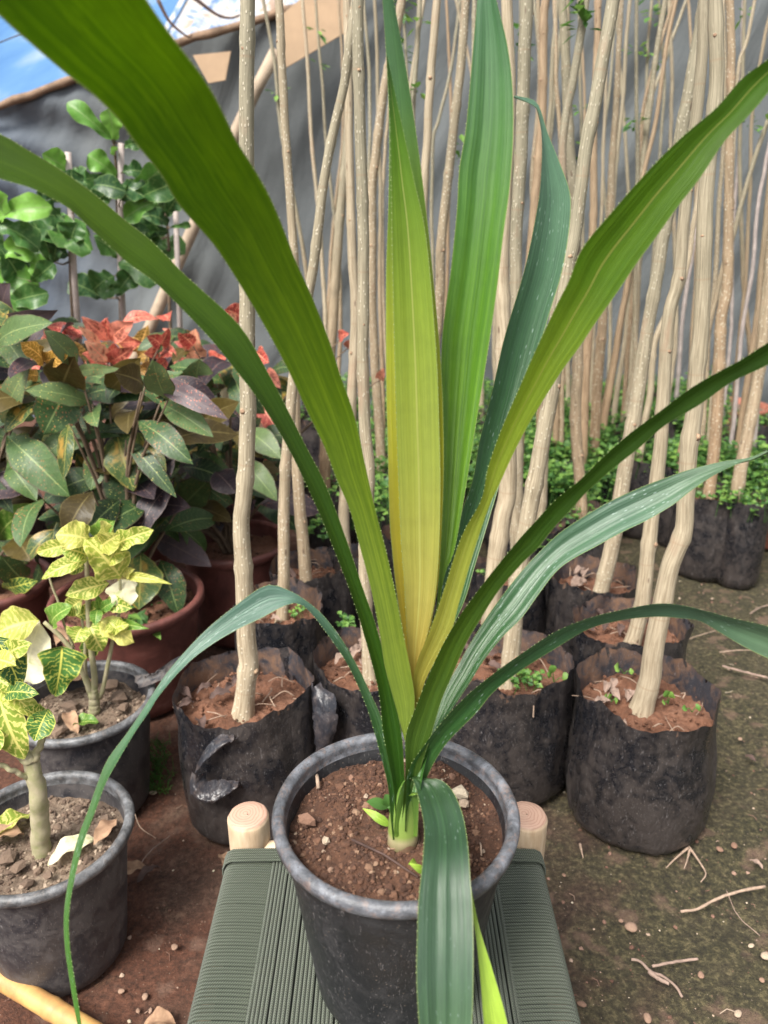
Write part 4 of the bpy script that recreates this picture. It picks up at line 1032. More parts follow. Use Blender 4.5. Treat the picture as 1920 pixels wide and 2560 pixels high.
strap([(1034, 1750), (1028, 1697), (1018, 1600), (1010, 1450), (1004, 1376), (998, 1250), (993, 1114), (988, 945), (982, 692), (979, 506), (976, 337), (971, 220), (966, 140)],
      [(1040, 1750), (1047, 1672), (1078, 1545), (1092, 1452), (1099, 1334), (1101, 1199), (1098, 1072), (1092, 903), (1076, 692), (1060, 560), (1035, 450), (1010, 335), (992, 253), (968, 140)],
      [(0, .865), (.3, .815), (.6, .77), (1, .71)], mF, fold=.14, tilt=.003, label='yellow green centre leaf, inner one of the nested pair')
strap([(1036, 1790), (1030, 1720), (1043, 1655), (1073, 1579), (1106, 1486), (1153, 1343), (1203, 1250), (1220, 1169), (1254, 1072), (1296, 975), (1338, 878), (1389, 768), (1423, 700), (1456, 620), (1532, 527), (1621, 426), (1705, 342), (1790, 270), (1853, 198), (1920, 148), (2060, 40)],
      [(1042, 1790), (1060, 1710), (1094, 1642), (1128, 1579), (1149, 1503), (1182, 1389), (1220, 1274), (1254, 1199), (1283, 1135), (1325, 1055), (1372, 979), (1410, 920), (1448, 869), (1490, 806), (1541, 734), (1598, 650), (1642, 591), (1693, 519), (1752, 443), (1811, 354), (1870, 291), (1920, 232), (2062, 44)],
      [(0, .862), (.25, .80), (.5, .71), (.75, .64), (1, .62)], mH, fold=.22, tilt=.004, label='wide yellow based leaf arching to the upper right corner')
strap([(1011, 1850), (992, 1777), (963, 1672), (950, 1588), (929, 1478), (900, 1368), (874, 1274), (841, 1198), (811, 1118), (769, 1030), (722, 928), (663, 819), (600, 713), (544, 625), (506, 578), (443, 506), (401, 435), (338, 359), (295, 300), (232, 236), (169, 186), (84, 114), (0, 42), (-120, -80), (-240, -230)],
      [(1016, 1850), (1037, 1761), (1026, 1672), (1009, 1588), (988, 1478), (963, 1368), (938, 1271), (912, 1156), (887, 1042), (853, 945), (824, 853), (781, 743), (739, 650), (700, 550), (667, 477), (625, 405), (591, 350), (549, 262), (506, 190), (447, 114), (401, 51), (367, 0), (300, -110), (200, -240), (60, -330)],
      [(0, .858), (.25, .78), (.45, .68), (.65, .57), (.85, .47), (1, .42)], mE, fold=.20, tilt=-.004, wave=.02, label='widest leaf, arching out of the upper left corner')
strap([(990, 2085), (988, 2030), (982, 1955), (959, 1841), (946, 1727), (916, 1609), (878, 1486), (836, 1377), (790, 1265), (739, 1156), (693, 1072), (638, 988), (599, 938), (527, 848), (426, 743), (380, 700), (321, 658), (270, 612), (219, 565), (169, 519), (84, 473), (0, 447), (-140, 400)],
      [(1022, 2085), (1018, 2030), (1012, 1955), (1005, 1841), (984, 1735), (963, 1647), (937, 1554), (904, 1461), (870, 1360), (832, 1256), (802, 1186), (764, 1114), (722, 1030), (672, 935), (603, 819), (506, 726), (460, 685), (380, 603), (316, 553), (236, 485), (148, 422), (63, 371), (0, 335), (-140, 285)],
      [(0, .876), (.1, .855), (.25, .825), (.5, .75), (.8, .66), (1, .60)], mD, fold=.26, tilt=.007, label='narrow green leaf arching out of the left edge below the widest leaf')
strap([(1004, 2070), (1006, 2030), (1010, 1980), (1014, 1917), (1014, 1841), (1039, 1769), (1068, 1697), (1102, 1621), (1140, 1554), (1178, 1499), (1233, 1427), (1296, 1350), (1338, 1304), (1389, 1249), (1456, 1194), (1515, 1135), (1579, 1080), (1642, 1034), (1726, 971), (1790, 933), (1853, 899), (1920, 857), (2050, 790)],
      [(1030, 2070), (1034, 2030), (1040, 1980), (1052, 1920), (1077, 1841), (1102, 1756), (1132, 1685), (1165, 1609), (1203, 1545), (1246, 1478), (1304, 1410), (1347, 1368), (1380, 1325), (1431, 1270), (1473, 1224), (1536, 1169), (1600, 1118), (1663, 1063), (1747, 1013), (1832, 954), (1920, 912), (2050, 835)],
      [(0, .876), (.1, .84), (.25, .80), (.5, .74), (.8, .68), (1, .64)], mJ, fold=.22, tilt=.006, label='dark green leaf running from the centre to the right edge')
strap([(1030, 1980), (1050, 1900), (1080, 1820), (1106, 1735), (1140, 1672), (1170, 1617), (1216, 1545), (1258, 1486), (1304, 1427), (1347, 1381), (1397, 1334), (1452, 1296), (1515, 1258), (1579, 1228), (1642, 1203), (1726, 1173), (1811, 1152), (1870, 1145), (1918, 1126)],
      [(1050, 1980), (1066, 1900), (1090, 1830), (1123, 1782), (1170, 1714), (1212, 1647), (1258, 1590), (1304, 1545), (1347, 1486), (1389, 1431), (1431, 1398), (1494, 1364), (1557, 1330), (1621, 1299), (1688, 1258), (1726, 1228), (1790, 1186), (1853, 1156), (1880, 1148), (1919, 1129)],
      [(0, .853), (.2, .86), (.5, .87), (.8, .86), (1, .86)], mK, fold=.26, tilt=-.006, pleat=.12, wave=.05, label='speckled blue green leaf with a pointed tip at the right')
strap([(1012, 2080), (1014, 2010), (1022, 1925), (1064, 1858), (1106, 1803), (1149, 1756), (1191, 1718), (1250, 1672), (1304, 1634), (1389, 1579), (1473, 1545), (1557, 1524), (1642, 1509), (1705, 1513), (1768, 1528), (1832, 1545), (1920, 1566), (2010, 1600), (2090, 1650)],
      [(1036, 2080), (1042, 2010), (1068, 1942), (1094, 1891), (1128, 1845), (1191, 1782), (1233, 1731), (1304, 1675), (1389, 1621), (1473, 1572), (1557, 1550), (1642, 1542), (1705, 1546), (1748, 1552), (1790, 1575), (1853, 1613), (1920, 1646), (1990, 1670), (2092, 1660)],
      [(0, .876), (.08, .85), (.3, .82), (.6, .79), (1, .74)], mK, fold=.25, tilt=.010, label='low green leaf arching over and drooping to the right')
strap([(982, 2100), (977, 2050), (974, 2010), (967, 1950), (933, 1820), (912, 1756), (870, 1663), (811, 1575), (769, 1524), (739, 1507), (700, 1520), (654, 1545), (591, 1575), (527, 1613), (464, 1663), (401, 1735), (371, 1782), (338, 1830), (295, 1902), (263, 1961), (238, 2029), (211, 2100), (188, 2189), (173, 2282), (175, 2366), (187, 2451), (204, 2560), (214, 2640)],
      [(1004, 2100), (1003, 2050), (1000, 2010), (992, 1950), (959, 1811), (933, 1748), (895, 1668), (853, 1596), (803, 1533), (756, 1495), (718, 1474), (665, 1463), (591, 1512), (506, 1583), (422, 1676), (371, 1752), (345, 1792), (315, 1836), (268, 1900), (243, 1961), (219, 2029), (193, 2100), (173, 2189), (160, 2282), (162, 2366), (174, 2451), (193, 2560), (212, 2640)],
      [(0, .876), (.06, .862), (.2, .86), (.32, .85), (.5, .80), (.75, .76), (1, .72)], mC, fold=.2, tilt=.004, label='long thin leaf bent over at the left and hanging down past the pots')
strap([(1020, 1990), (1050, 1975), (1085, 1995), (1115, 2060), (1138, 2140), (1160, 2220), (1184, 2303), (1200, 2440), (1210, 2560), (1230, 2700)],
      [(1045, 1985), (1090, 1965), (1120, 1985), (1140, 2040), (1160, 2130), (1180, 2230), (1199, 2320), (1233, 2430), (1269, 2560), (1290, 2700)],
      [(0, .86), (.15, .84), (.3, .79), (.5, .715), (.75, .69), (1, .69)], mB, fold=.2, tilt=0, label='bright green leaf hanging low behind the front leaf')
strap([(984, 2092), (988, 2040), (998, 1985), (1008, 1958), (1020, 1946), (1032, 1950), (1047, 2000), (1060, 2071), (1056, 2155), (1047, 2240), (1043, 2324), (1041, 2451), (1047, 2560), (1056, 2700), (1075, 2900)],
      [(1043, 2092), (1046, 2040), (1048, 2000), (1054, 1966), (1074, 1948), (1102, 1950), (1132, 1978), (1157, 2037), (1170, 2113), (1176, 2198), (1182, 2282), (1184, 2409), (1180, 2560), (1165, 2700), (1130, 2900)],
      [(0, .872), (.12, .842), (.17, .828), (.21, .80), (.27, .765), (.34, .722), (.45, .69), (.64, .66), (1, .64)], mA, fold=.16, tilt=.003, pleat=.10, label='dark glossy leaf folding over the rim and hanging in front of the pot')
# young shoots at the foot
for a, b, w_, m_ in (((975, 2065), (906, 2015), .010, mB), ((1040, 2155), (1020, 2158), .006, mB), ((1062, 2180), (1022, 2155), .008, mB)):
    mb = MB(); p, q = sz(a[0], a[1], .23), sz(b[0], b[1], .245); leaf(mb, p, q, w_, 'lance', .1, .3, 0, 3, .8); mb.build('shoot', m_, main)
mb = MB()
for b, w_ in (((916, 1998), .013), ((962, 1982), .014)): leaf(mb, sz(975, 2020, .23), sz(b[0], b[1], .25), w_, 'obo', .08, .15, 0, 5, .3, petiole=.01)
mb.build('seedling', M_WEED, main)

# ------------------------------------------------------------------ potted plants on the left
def potted(name, label, cat, c, R0, rb, h, mats, soilz, sm, cm, seed, group=None, **kw):
    root = thing(name, c, label, cat, group)
    make_pot(root, Vector(c), R0, rb, h, mats, soilz, sm, cm, seed, **kw); return root
pot1 = potted('potted_croton', 'yellow veined plant with a thick mossy stem in the grey pot at the lower left', 'potted plant', (-.578, 1.017, 0), .150, .108, .27, (M_OLDPOT, M_OLDRIM), .225, M_GREYSOIL, M_GCRUMB, 11, 'yellow variegated plants', ncr=1500, csz=.0045, lip=.014, drop=.02)
pot2 = potted('potted_croton', 'bushy yellow and green variegated plant in the grey pot by the torn bag', 'potted plant', (-.648, 1.395, 0), .153, .112, .27, (M_OLDPOT, M_OLDRIM), .22, M_GREYSOIL, M_GCRUMB, 12, 'yellow variegated plants', ncr=1200, csz=.005, lip=.014, drop=.02)
BR = (M_BROWN, M_BROWN)
crA = potted('potted_croton', 'dark green and purple broad leaved plant in the maroon pot behind the yellow plant', 'potted plant', (-.68, 1.82, 0), .200, .15, .30, BR, .25, M_BAGSOIL, M_CRUMB, 13, 'dark broad leaved plants in maroon pots', ncr=500, csz=.006, lip=.016, drop=.03)
crC = potted('potted_croton', 'green and red patched broad leaved plant in the maroon pot at the left edge', 'potted plant', (-1.095, 1.91, 0), .17, .13, .30, BR, .25, M_BAGSOIL, M_CRUMB, 14, 'dark broad leaved plants in maroon pots', ncr=300, csz=.006, lip=.016, drop=.03)
crB = potted('potted_croton', 'speckled purple green plant in the maroon pot left of the speckled trunk', 'potted plant', (-.46, 2.17, 0), .17, .13, .31, BR, .26, M_BAGSOIL, M_CRUMB, 15, 'dark broad leaved plants in maroon pots', ncr=200, csz=.006, lip=.016, drop=.03)
crD = potted('potted_croton', 'red veined plant in the maroon pot behind the close pair of trunks', 'potted plant', (-.49, 2.56, 0), .155, .12, .31, BR, .26, M_BAGSOIL, M_CRUMB, 16, 'dark broad leaved plants in maroon pots', ncr=100, csz=.006, lip=.016, drop=.03)
crE = potted('potted_croton', 'coral red leaved plant at the back, below the fig plants', 'potted plant', (-.92, 2.55, 0), .16, .12, .30, BR, .26, M_BAGSOIL, M_CRUMB, 17, 'dark broad leaved plants in maroon pots', ncr=100, csz=.006, lip=.016, drop=.03)

# plant in the lower left pot
def zAt(px, py, Y): return PY(px, py, Y)
f1 = PH(103, 2138, .215); Y1 = f1.y
stem('stem', [f1, PY(100, 2060, Y1), PY(96, 1990, Y1-.005), PY(84, 1930, Y1), PY(68, 1890, Y1)], [.0165, .0155, .0150, .014, .012], M_TWIG, pot1)
stem('stem', [PY(76, 1905, Y1), PY(40, 1870, Y1), PY(0, 1850, Y1-.01), PY(-60, 1800, Y1-.01)], [.011, .009, .008, .006], M_TWIG, pot1)
stem('stem', [PY(84, 1900, Y1), PY(105, 1850, Y1+.01), PY(125, 1790, Y1+.01)], [.007, .005, .003], M_TWIG, pot1)
stem('stem', [PY(88, 1955, Y1), PY(40, 1930, Y1-.02), PY(-30, 1898, Y1-.03)], [.005, .004, .004], M_TWIG, pot1)
stem('stem', [PY(-60, 1800, Y1-.01), PY(-20, 1750, Y1), PY(-10, 1700, Y1)], [.006, .005, .004], M_TWIG, pot1)
def leaves(root, lst, Y0, jit=.02, pet=.0):
    for k, (a, b, w_, m_, shp, col) in enumerate(lst):
        rn = random.Random(k*31+int(a[0])); Ya = Y0+rn.uniform(-jit, jit); Yb = Ya-rn.uniform(.0, .04)
        p, q = PY(a[0], a[1], Ya), PY(b[0], b[1], Yb); z = (p-CAMP).dot(FV)
        mb = MB(); leaf(mb, p, q, w_*z/FPX*1.22, shp, .12, .32, .07, k*7+3, col, nl=18, na=9, petiole=pet); mb.build('leaf', m_, root)
leaves(pot1, [((20, 1640), (78, 1600), 46, M_YCROT, 'ell', .6), ((-10, 1650), (40, 1655), 44, M_YCROT, 'ell', .8), ((10, 1735), (95, 1725), 40, M_YDARK, 'ell', .7), ((100, 1800), (60, 1770), 40, M_YCROT, 'ell', .4), ((-8, 1722), (62, 1893), 72, M_YCROT, 'ell', .55), ((0, 1716), (98, 1788), 50, M_YCROT, 'lobed', .75), ((122, 1772), (86, 1852), 56, M_YDARK, 'ell', .9),
              ((-15, 1590), (48, 1705), 66, M_YDARK, 'ell', .2), ((-20, 1690), (48, 1730), 40, M_YCROT, 'ell', .5), ((-30, 1800), (-20, 1900), 60, M_YCROT, 'ell', .4), ((-40, 1700), (-90, 1800), 70, M_YCROT, 'ell', .6), ((-20, 1650), (-80, 1600), 60, M_YDARK, 'ell', .6)], Y1, .015)
f2 = PH(234, 1792, .21); Y2 = f2.y
stem('stem', [f2, PY(236, 1760, Y2), PY(232, 1725, Y2)], [.013, .0115, .010], M_TWIG, pot2)
for pts, rd in (([(228, 1735), (212, 1690), (190, 1640), (150, 1590), (110, 1555)], [.008, .006, .004]), ([(235, 1735), (236, 1690), (228, 1620), (222, 1560), (218, 1440), (215, 1380)], [.007, .006, .004]), ([(250, 1745), (262, 1700), (284, 1590), (300, 1520), (300, 1450)], [.005, .004, .003]), ([(222, 1720), (213, 1670), (213, 1600), (205, 1550)], [.004, .004, .003]), ([(117, 1428), (132, 1470), (146, 1506), (160, 1560), (185, 1620)], [.0022, .0025, .003])):
    stem('stem', [PY(a, b, Y2+.004) for a, b in pts], rd, M_TWIG, pot2, 16, .001)
leaves(pot2, [((262, 1400), (318, 1372), 44, M_YCROT, 'ell', .7), ((205, 1500), (160, 1530), 40, M_YCROT, 'ell', .5), ((240, 1600), (210, 1640), 40, M_YDARK, 'ell', .9), ((262, 1345), (252, 1300), 36, M_YCROT, 'ell', .95), ((262, 1500), (330, 1520), 34, M_YCROT, 'ell', .4), ((210, 1420), (150, 1402), 38, M_YCROT, 'ell', .3), ((270, 1580), (322, 1560), 36, M_YCROT, 'ell', .7), ((156, 1615), (135, 1728), 94, M_YDARK, 'heart', 1.), ((128, 1563), (180, 1503), 48, M_HEART, 'ell', .8), ((222, 1556), (256, 1625), 58, M_YCROT, 'lobed', .55), ((205, 1570), (185, 1605), 50, M_YCROT, 'ell', .5), ((250, 1553), (336, 1602), 50, M_YCROT, 'lobed', .95),
              ((292, 1558), (372, 1568), 22, M_HEART, 'lance', .7), ((190, 1542), (292, 1503), 36, M_YCROT, 'ell', .35), ((272, 1458), (163, 1482), 46, M_YCROT, 'ell', .6), ((302, 1448), (318, 1518), 66, M_CREAM, 'lobed', .8), ((312, 1440), (428, 1448), 20, M_YCROT, 'lance', .8),
              ((302, 1444), (210, 1333), 84, M_YCROT, 'lobed', .75), ((222, 1398), (102, 1434), 36, M_YCROT, 'ell', .6), ((290, 1362), (384, 1318), 46, M_YCROT, 'lobed', .6), ((243, 1342), (284, 1298), 52, M_HEART, 'lobed', .95), ((228, 1350), (138, 1332), 60, M_YCROT, 'ell', .85),
              ((192, 1358), (91, 1378), 36, M_YCROT, 'ell', .65), ((216, 1345), (182, 1302), 42, M_YCROT, 'ell', .7), ((222, 1390), (152, 1364), 46, M_YCROT, 'ell', .45), ((248, 1525), (236, 1474), 16, M_HEART, 'lance', .7), ((252, 1525), (290, 1498), 24, M_HEART, 'ell', .3), ((250, 1370), (300, 1330), 50, M_YCROT, 'ell', .8),
              ((100, 1556), (56, 1708), 104, M_CREAM, 'ell', .9), ((98, 1550), (-10, 1572), 78, M_YCROT, 'ell', .8), ((245, 1520), (238, 1560), 26, M_HEART, 'ell', .5), ((270, 1552), (300, 1580), 40, M_YCROT, 'ell', .6), ((315, 1445), (335, 1415), 24, M_YCROT, 'ell', .9)], Y2, .03)
def flatleaf(name, root, p, ang, L, w_, mat, seed, label=None, cat=None, group=None, lift=.012):
    mb = MB(); d = Vector((cos(ang), sin(ang), 0)); leaf(mb, p-d*L/2+Vector((0, 0, .003)), p+d*L/2+Vector((0, 0, .006)), w_, 'ell', lift*8 if L else .1, .5, .1, seed, .6, toward=Vector((0, 0, 1)), nl=12)
    o = mb.build(name, mat, root); 
    if not root: tag(o, label, cat, group)
    return o
flatleaf('fallen_leaf', pot1, PH(30, 2070, .235), 1.1, .075, .05, M_YCROT, 3); flatleaf('fallen_leaf', pot1, PH(15, 2100, .235), .2, .06, .04, M_DRYLEAF, 4)
flatleaf('fallen_leaf', pot1, PH(180, 2130, .235), .9, .085, .035, M_CREAM, 5); flatleaf('fallen_leaf', pot1, PH(265, 2085, .235), 1.2, .06, .03, M_DRYLEAF, 6)
flatleaf('fallen_leaf', pot2, PH(185, 1712, .235), .3, .08, .04, M_DRYLEAF, 7); flatleaf('fallen_leaf', pot2, PH(180, 1812, .235), 2.2, .09, .03, M_DRYLEAF, 8); flatleaf('fallen_leaf', pot2, PH(210, 1815, .235), .2, .06, .035, M_HEART, 9); flatleaf('fallen_leaf', pot2, PH(165, 1600, .33), 1.2, .06, .05, M_DRYLEAF, 19)
for r_, pts in ((pot1, [(265, 2070, .02), (20, 2150, .016), (45, 2170, .013), (262, 2055, .015), (70, 2210, .012), (120, 2190, .01), (200, 2180, .011)]), (pot2, [(175, 1765, .02), (300, 1745, .022), (275, 1715, .02), (150, 1830, .016), (140, 1800, .014), (310, 1770, .015)])):
    for k, (a, b, s_) in enumerate(pts):
        mb = MB(); p = PH(a, b, .232); mb.rock((p.x, p.y, p.z+s_*.2), s_, .3+.1*(k % 4), 0, (1.2, .9, .6)); mb.build('clod', M_GCRUMB, r_, False)

# broad leaved crotons: hand placed leaves first, then the mass behind them
D_, P_m, O_, Rr, Yv, Mx = M_DARKCROT, M_PURPLE, M_OLIVE, M_REDCROT, M_YRED, M_MIXED
HAND = [((18, 1075), (72, 892), 60, D_, 1., 'C'), ((17, 1089), (175, 1234), 84, D_, .6, 'C'), ((180, 955), (108, 1085), 98, D_, .4, 'A'), ((172, 1060), (156, 1182), 34, Mx, .5, 'A'), ((247, 1048), (183, 1112), 46, P_m, .8, 'A'),
 ((266, 1118), (226, 1222), 58, D_, .7, 'A'), ((290, 1073), (332, 1213), 80, Mx, .9, 'A'), ((345, 1080), (411, 1188), 52, P_m, .9, 'A'), ((345, 1052), (482, 1152), 60, D_, .35, 'A'), ((368, 948), (568, 1022), 46, P_m, 1., 'A'), ((400, 1008), (532, 1082), 54, D_, .8, 'A'),
 ((488, 985), (497, 880), 74, D_, .95, 'B'), ((272, 978), (350, 888), 60, O_, .8, 'A'), ((155, 965), (185, 885), 90, O_, .3, 'A'), ((358, 962), (285, 928), 66, O_, .1, 'A'), ((192, 912), (108, 822), 52, D_, 1., 'A'), ((300, 1140), (334, 1312), 100, P_m, .1, 'A'),
 ((375, 1338), (532, 1180), 100, D_, .85, 'B'), ((382, 1338), (528, 1415), 62, P_m, 1., 'B'), ((352, 1382), (345, 1512), 92, P_m, .75, 'A'), ((402, 1400), (446, 1524), 66, D_, .3, 'A'), ((480, 1130), (592, 1216), 60, D_, .5, 'B'), ((602, 1148), (692, 1240), 52, P_m, .9, 'B'), ((620, 1078), (702, 1132), 54, D_, .9, 'B'),
 ((500, 1065), (598, 1000), 58, O_, .6, 'B'), ((-5, 1350), (92, 1228), 60, M_HEART, .5, 'C'), ((-10, 1180), (55, 1235), 60, Mx, .6, 'C'), ((-10, 820), (145, 770), 46, P_m, .9, 'C'), ((-10, 860), (130, 800), 62, D_, .8, 'C'), ((15, 800), (20, 690), 62, P_m, .8, 'C'), ((40, 1345), (75, 1400), 74, O_, .6, 'C'),
 ((20, 1150), (90, 1240), 56, D_, .7, 'C'), ((108, 905), (50, 850), 46, Yv, .9, 'A'), ((112, 905), (168, 882), 44, Yv, .8, 'A'), ((95, 940), (45, 930), 30, Yv, .5, 'C'), ((230, 1010), (60, 960), 50, D_, .9, 'A'), ((180, 935), (300, 905), 26, D_, 1., 'A'), ((315, 1100), (440, 1230), 40, D_, .2, 'A'),
 ((540, 1180), (590, 1230), 60, P_m, .2, 'B'), ((425, 1240), (395, 1180), 40, Mx, 1., 'B'), ((420, 1000), (380, 880), 60, D_, .95, 'A'), ((350, 1000), (440, 930), 48, D_, .6, 'A'), ((60, 1450), (0, 1380), 60, D_, .4, 'C'), ((10, 1470), (90, 1430), 40, M_YDARK, .5, 'C'), ((0, 1490), (52, 1530), 40, M_YDARK, .8, 'C'),
 ((640, 1000), (705, 1085), 46, Rr, .3, 'D'), ((600, 1040), (560, 950), 50, D_, .4, 'D'), ((640, 1180), (600, 1100), 60, P_m, .6, 'D'), ((560, 1300), (640, 1240), 50, P_m, .2, 'B'), ((300, 1250), (200, 1330), 60, D_, .1, 'A'), ((230, 1230), (160, 1330), 70, O_, .1, 'A')]
RED = [((270, 852), (203, 785), 34), ((275, 852), (268, 788), 42), ((280, 852), (332, 798), 44), ((285, 855), (352, 838), 42), ((268, 905), (212, 848), 42), ((270, 905), (332, 868), 44), ((262, 910), (206, 882), 38), ((275, 905), (285, 850), 40), ((282, 910), (300, 870), 40), ((250, 870), (195, 810), 24),
 ((400, 865), (368, 832), 34), ((402, 865), (422, 818), 30), ((405, 880), (442, 880), 34), ((395, 880), (360, 880), 30), ((500, 895), (488, 822), 52), ((482, 865), (446, 822), 38), ((520, 905), (565, 888), 36), ((498, 905), (448, 900), 46), ((540, 930), (570, 960), 34), ((600, 795), (562, 768), 46), ((595, 805), (545, 792), 30), ((600, 780), (640, 755), 36),
 ((640, 880), (672, 905), 40), ((640, 900), (655, 860), 36), ((560, 970), (602, 985), 30), ((660, 930), (700, 960), 34), ((415, 900), (380, 920), 30), ((850, 850), (872, 825), 26), ((950, 950), (960, 915), 22), ((870, 870), (880, 845), 24), ((240, 935), (200, 960), 26), ((205, 985), (225, 965), 22)]
ROOTS = {'A': (crA, Vector((-.68, 1.82, 0)), 1.70), 'B': (crB, Vector((-.46, 2.17, 0)), 1.98), 'C': (crC, Vector((-1.095, 1.91, 0)), 1.80), 'D': (crD, Vector((-.49, 2.56, 0)), 2.35), 'E': (crE, Vector((-.92, 2.55, 0)), 2.30)}
MATS = [D_, P_m, O_, Rr, Yv, Mx, M_HEART, M_YDARK]
FO = {k: MB() for k in ROOTS}; BRN = {k: MB() for k in ROOTS}
def hub(k, p):
    c = ROOTS[k][1]; return Vector((lerp(c.x, p.x, .35), lerp(c.y, p.y, .3), max(.35, p.z*.72)))
for i, (a, b, w_, m_, col, k) in enumerate(HAND):
    if m_ is P_m and i % 3 == 1: m_ = Mx if i % 2 else D_
    rn = random.Random(i+99); Y0 = ROOTS[k][2]+rn.uniform(-.08, .12); p = PY(a[0], a[1], Y0+.06); q = PY(b[0], b[1], Y0-.03); z = (p-CAMP).dot(FV)
    leaf(FO[k], p, q, w_*z/FPX*1.15, 'ell' if m_ is not Yv else 'lobed', .10, .14, .03, i*13+1, col, MATS.index(m_), nl=16, na=9)
    h_ = hub(k, p); BRN[k].tube(catmull([ROOTS[k][1]+Vector((rn.uniform(-.03, .03), 0, .24)), h_, p], 8), [.009, .008, .007, .006, .005, .004, .003, .002], 6)
for i, (a, b, w_) in enumerate(RED):
    rn = random.Random(i+299); k = 'E' if a[0] < 470 else 'D'; Y0 = ROOTS[k][2]+rn.uniform(-.08, .12)
    if a[0] > 800: Y0 = 2.6
    p = PY(a[0], a[1], Y0+.05); q = PY(b[0], b[1], Y0-.03); z = (p-CAMP).dot(FV)
    leaf(FO[k], p, q, w_*z/FPX*1.1, 'ell', .12, .25, .07, i*17+1, rn.random(), 3, nl=12, na=7)
    BRN[k].tube(catmull([ROOTS[k][1]+Vector((rn.uniform(-.03, .03), 0, .24)), hub(k, p), p], 6), [.008, .007, .006, .005, .004, .002], 5)
def mass(k, n, pxr, pyr, Yr, mats, lr=(.10, .19), seed=0):
    rn = random.Random(seed)
    for i in range(n):
        px = rn.uniform(*pxr); py = rn.uniform(*pyr); Y = rn.uniform(*Yr); p = PY(px, py, Y)
        if p.z < .3: p.z = .3+rn.random()*.1
        a = rn.uniform(0, 2*pi); L = rn.uniform(*lr); d = Vector((cos(a), sin(a)*.7-.35, rn.uniform(-.9, .25))).normalized()
        leaf(FO[k], p, p+d*L, L*rn.uniform(.38, .52), 'ell', .12, .15, .03, seed*991+i, rn.random()*.8, MATS.index(rn.choice(mats)), nl=9, na=5, toward=Vector((rn.uniform(-.3, .3), -1, .9)))
        if i % 9 == 0: BRN[k].tube(catmull([ROOTS[k][1]+Vector((0, 0, .24)), hub(k, p), p], 6), [.008, .007, .006, .005, .004, .002], 5)
DM = [D_, D_, D_, P_m, O_, Mx, D_, D_]
mass('A', 105, (90, 480), (900, 1330), (1.78, 2.10), DM, seed=1)
mass('B', 75, (420, 660), (900, 1280), (2.05, 2.4), DM, seed=2)
mass('C', 75, (-250, 100), (740, 1400), (1.85, 2.2), DM, seed=3)
mass('D', 55, (560, 740), (880, 1200), (2.45, 2.8), DM+[Rr], (.09, .15), seed=4)
mass('E', 85, (60, 500), (800, 1000), (2.4, 2.85), [D_, Rr, Yv, P_m, O_], (.09, .15), seed=5)
for k in ROOTS:
    FO[k].build('foliage', MATS, ROOTS[k][0]); BRN[k].build('stem', M_STEMB, ROOTS[k][0])
# bright weeds in the maroon pot
mb = MB(); rn = random.Random(4)
for px, py in ((315, 1530), (350, 1520), (370, 1560), (345, 1545), (380, 1512)): sprig(mb, PH(px, py, .275), 3, .035, rn)
mb.build('weed', M_WEED, crA, False)

# ------------------------------------------------------------------ fiddle leaf figs with their stakes
def fig(label, stake, lst, Y, stemp, extra):
    b = PY(stake[1][0], 1000, Y); root = thing('potted_fig', (b.x, Y, 0), label, 'potted plant', 'fig plants tied to stakes')
    bm_, sm_ = bag_mesh((b.x, Y, -.008), .13, .30, .26, 900+int(stake[0][0]), .7, 48); bm_.build('grow_bag', [M_BAG, M_BAGIN], root); sm_.build('soil', M_BAGSOIL, root)
    foot = Vector((b.x, Y, .24))
    mb = MB(); a = PY(*stake[0], Y-.01); mb.tube([a, PY(*stake[1], Y-.01), foot+Vector((.01, 0, 0))], [.011, .011, .012], 8); mb.build('stake', M_GREYCANE, root)
    stp = catmull([foot-Vector((.02, 0, 0))]+[PY(x, y, Y+.01) for x, y in stemp], 24); mb = MB(); mb.tube(stp, [lerp(.010, .005, i/23) for i in range(24)], 8)
    fm = MB(); rn = random.Random(int(label.__len__())+int(stake[0][0]))
    for i, (p, q, w_, col) in enumerate(lst):
        A_ = PY(p[0], p[1], Y+rn.uniform(-.06, .04)); B_ = PY(q[0], q[1], Y-rn.uniform(.0, .08)); z = (A_-CAMP).dot(FV); B_ = A_+(B_-A_)*1.22
        leaf(fm, A_, B_, w_*z/FPX*1.3, 'lyre', .14, .34, .12, i*5+int(p[0]), col, 0, nl=12, na=7)
        near = min(stp, key=lambda s: (s-A_).length); mb.tube([near, (near+A_)/2-Vector((0, 0, .01)), A_], [.004, .003, .0025], 5)
    for i in range(extra[0]//2):
        px = rn.uniform(*extra[1]); py = rn.uniform(*extra[2]); A_ = PY(px, py, Y+rn.uniform(-.05, .15)); a = rn.uniform(0, 6.28)
        B_ = A_+Vector((cos(a), -.25, sin(a)*.7)).normalized()*rn.uniform(.10, .16); leaf(fm, A_, B_, rn.uniform(.08, .12), 'lyre', .1, .2, .07, i*77, rn.uniform(0, .7), 0, nl=10, na=7)
        near = min(stp, key=lambda s: (s-A_).length); mb.tube([near, A_], [.004, .0025], 5)
    mb.build('stem', M_STEMB, root); fm.build('foliage', M_FIG, root)
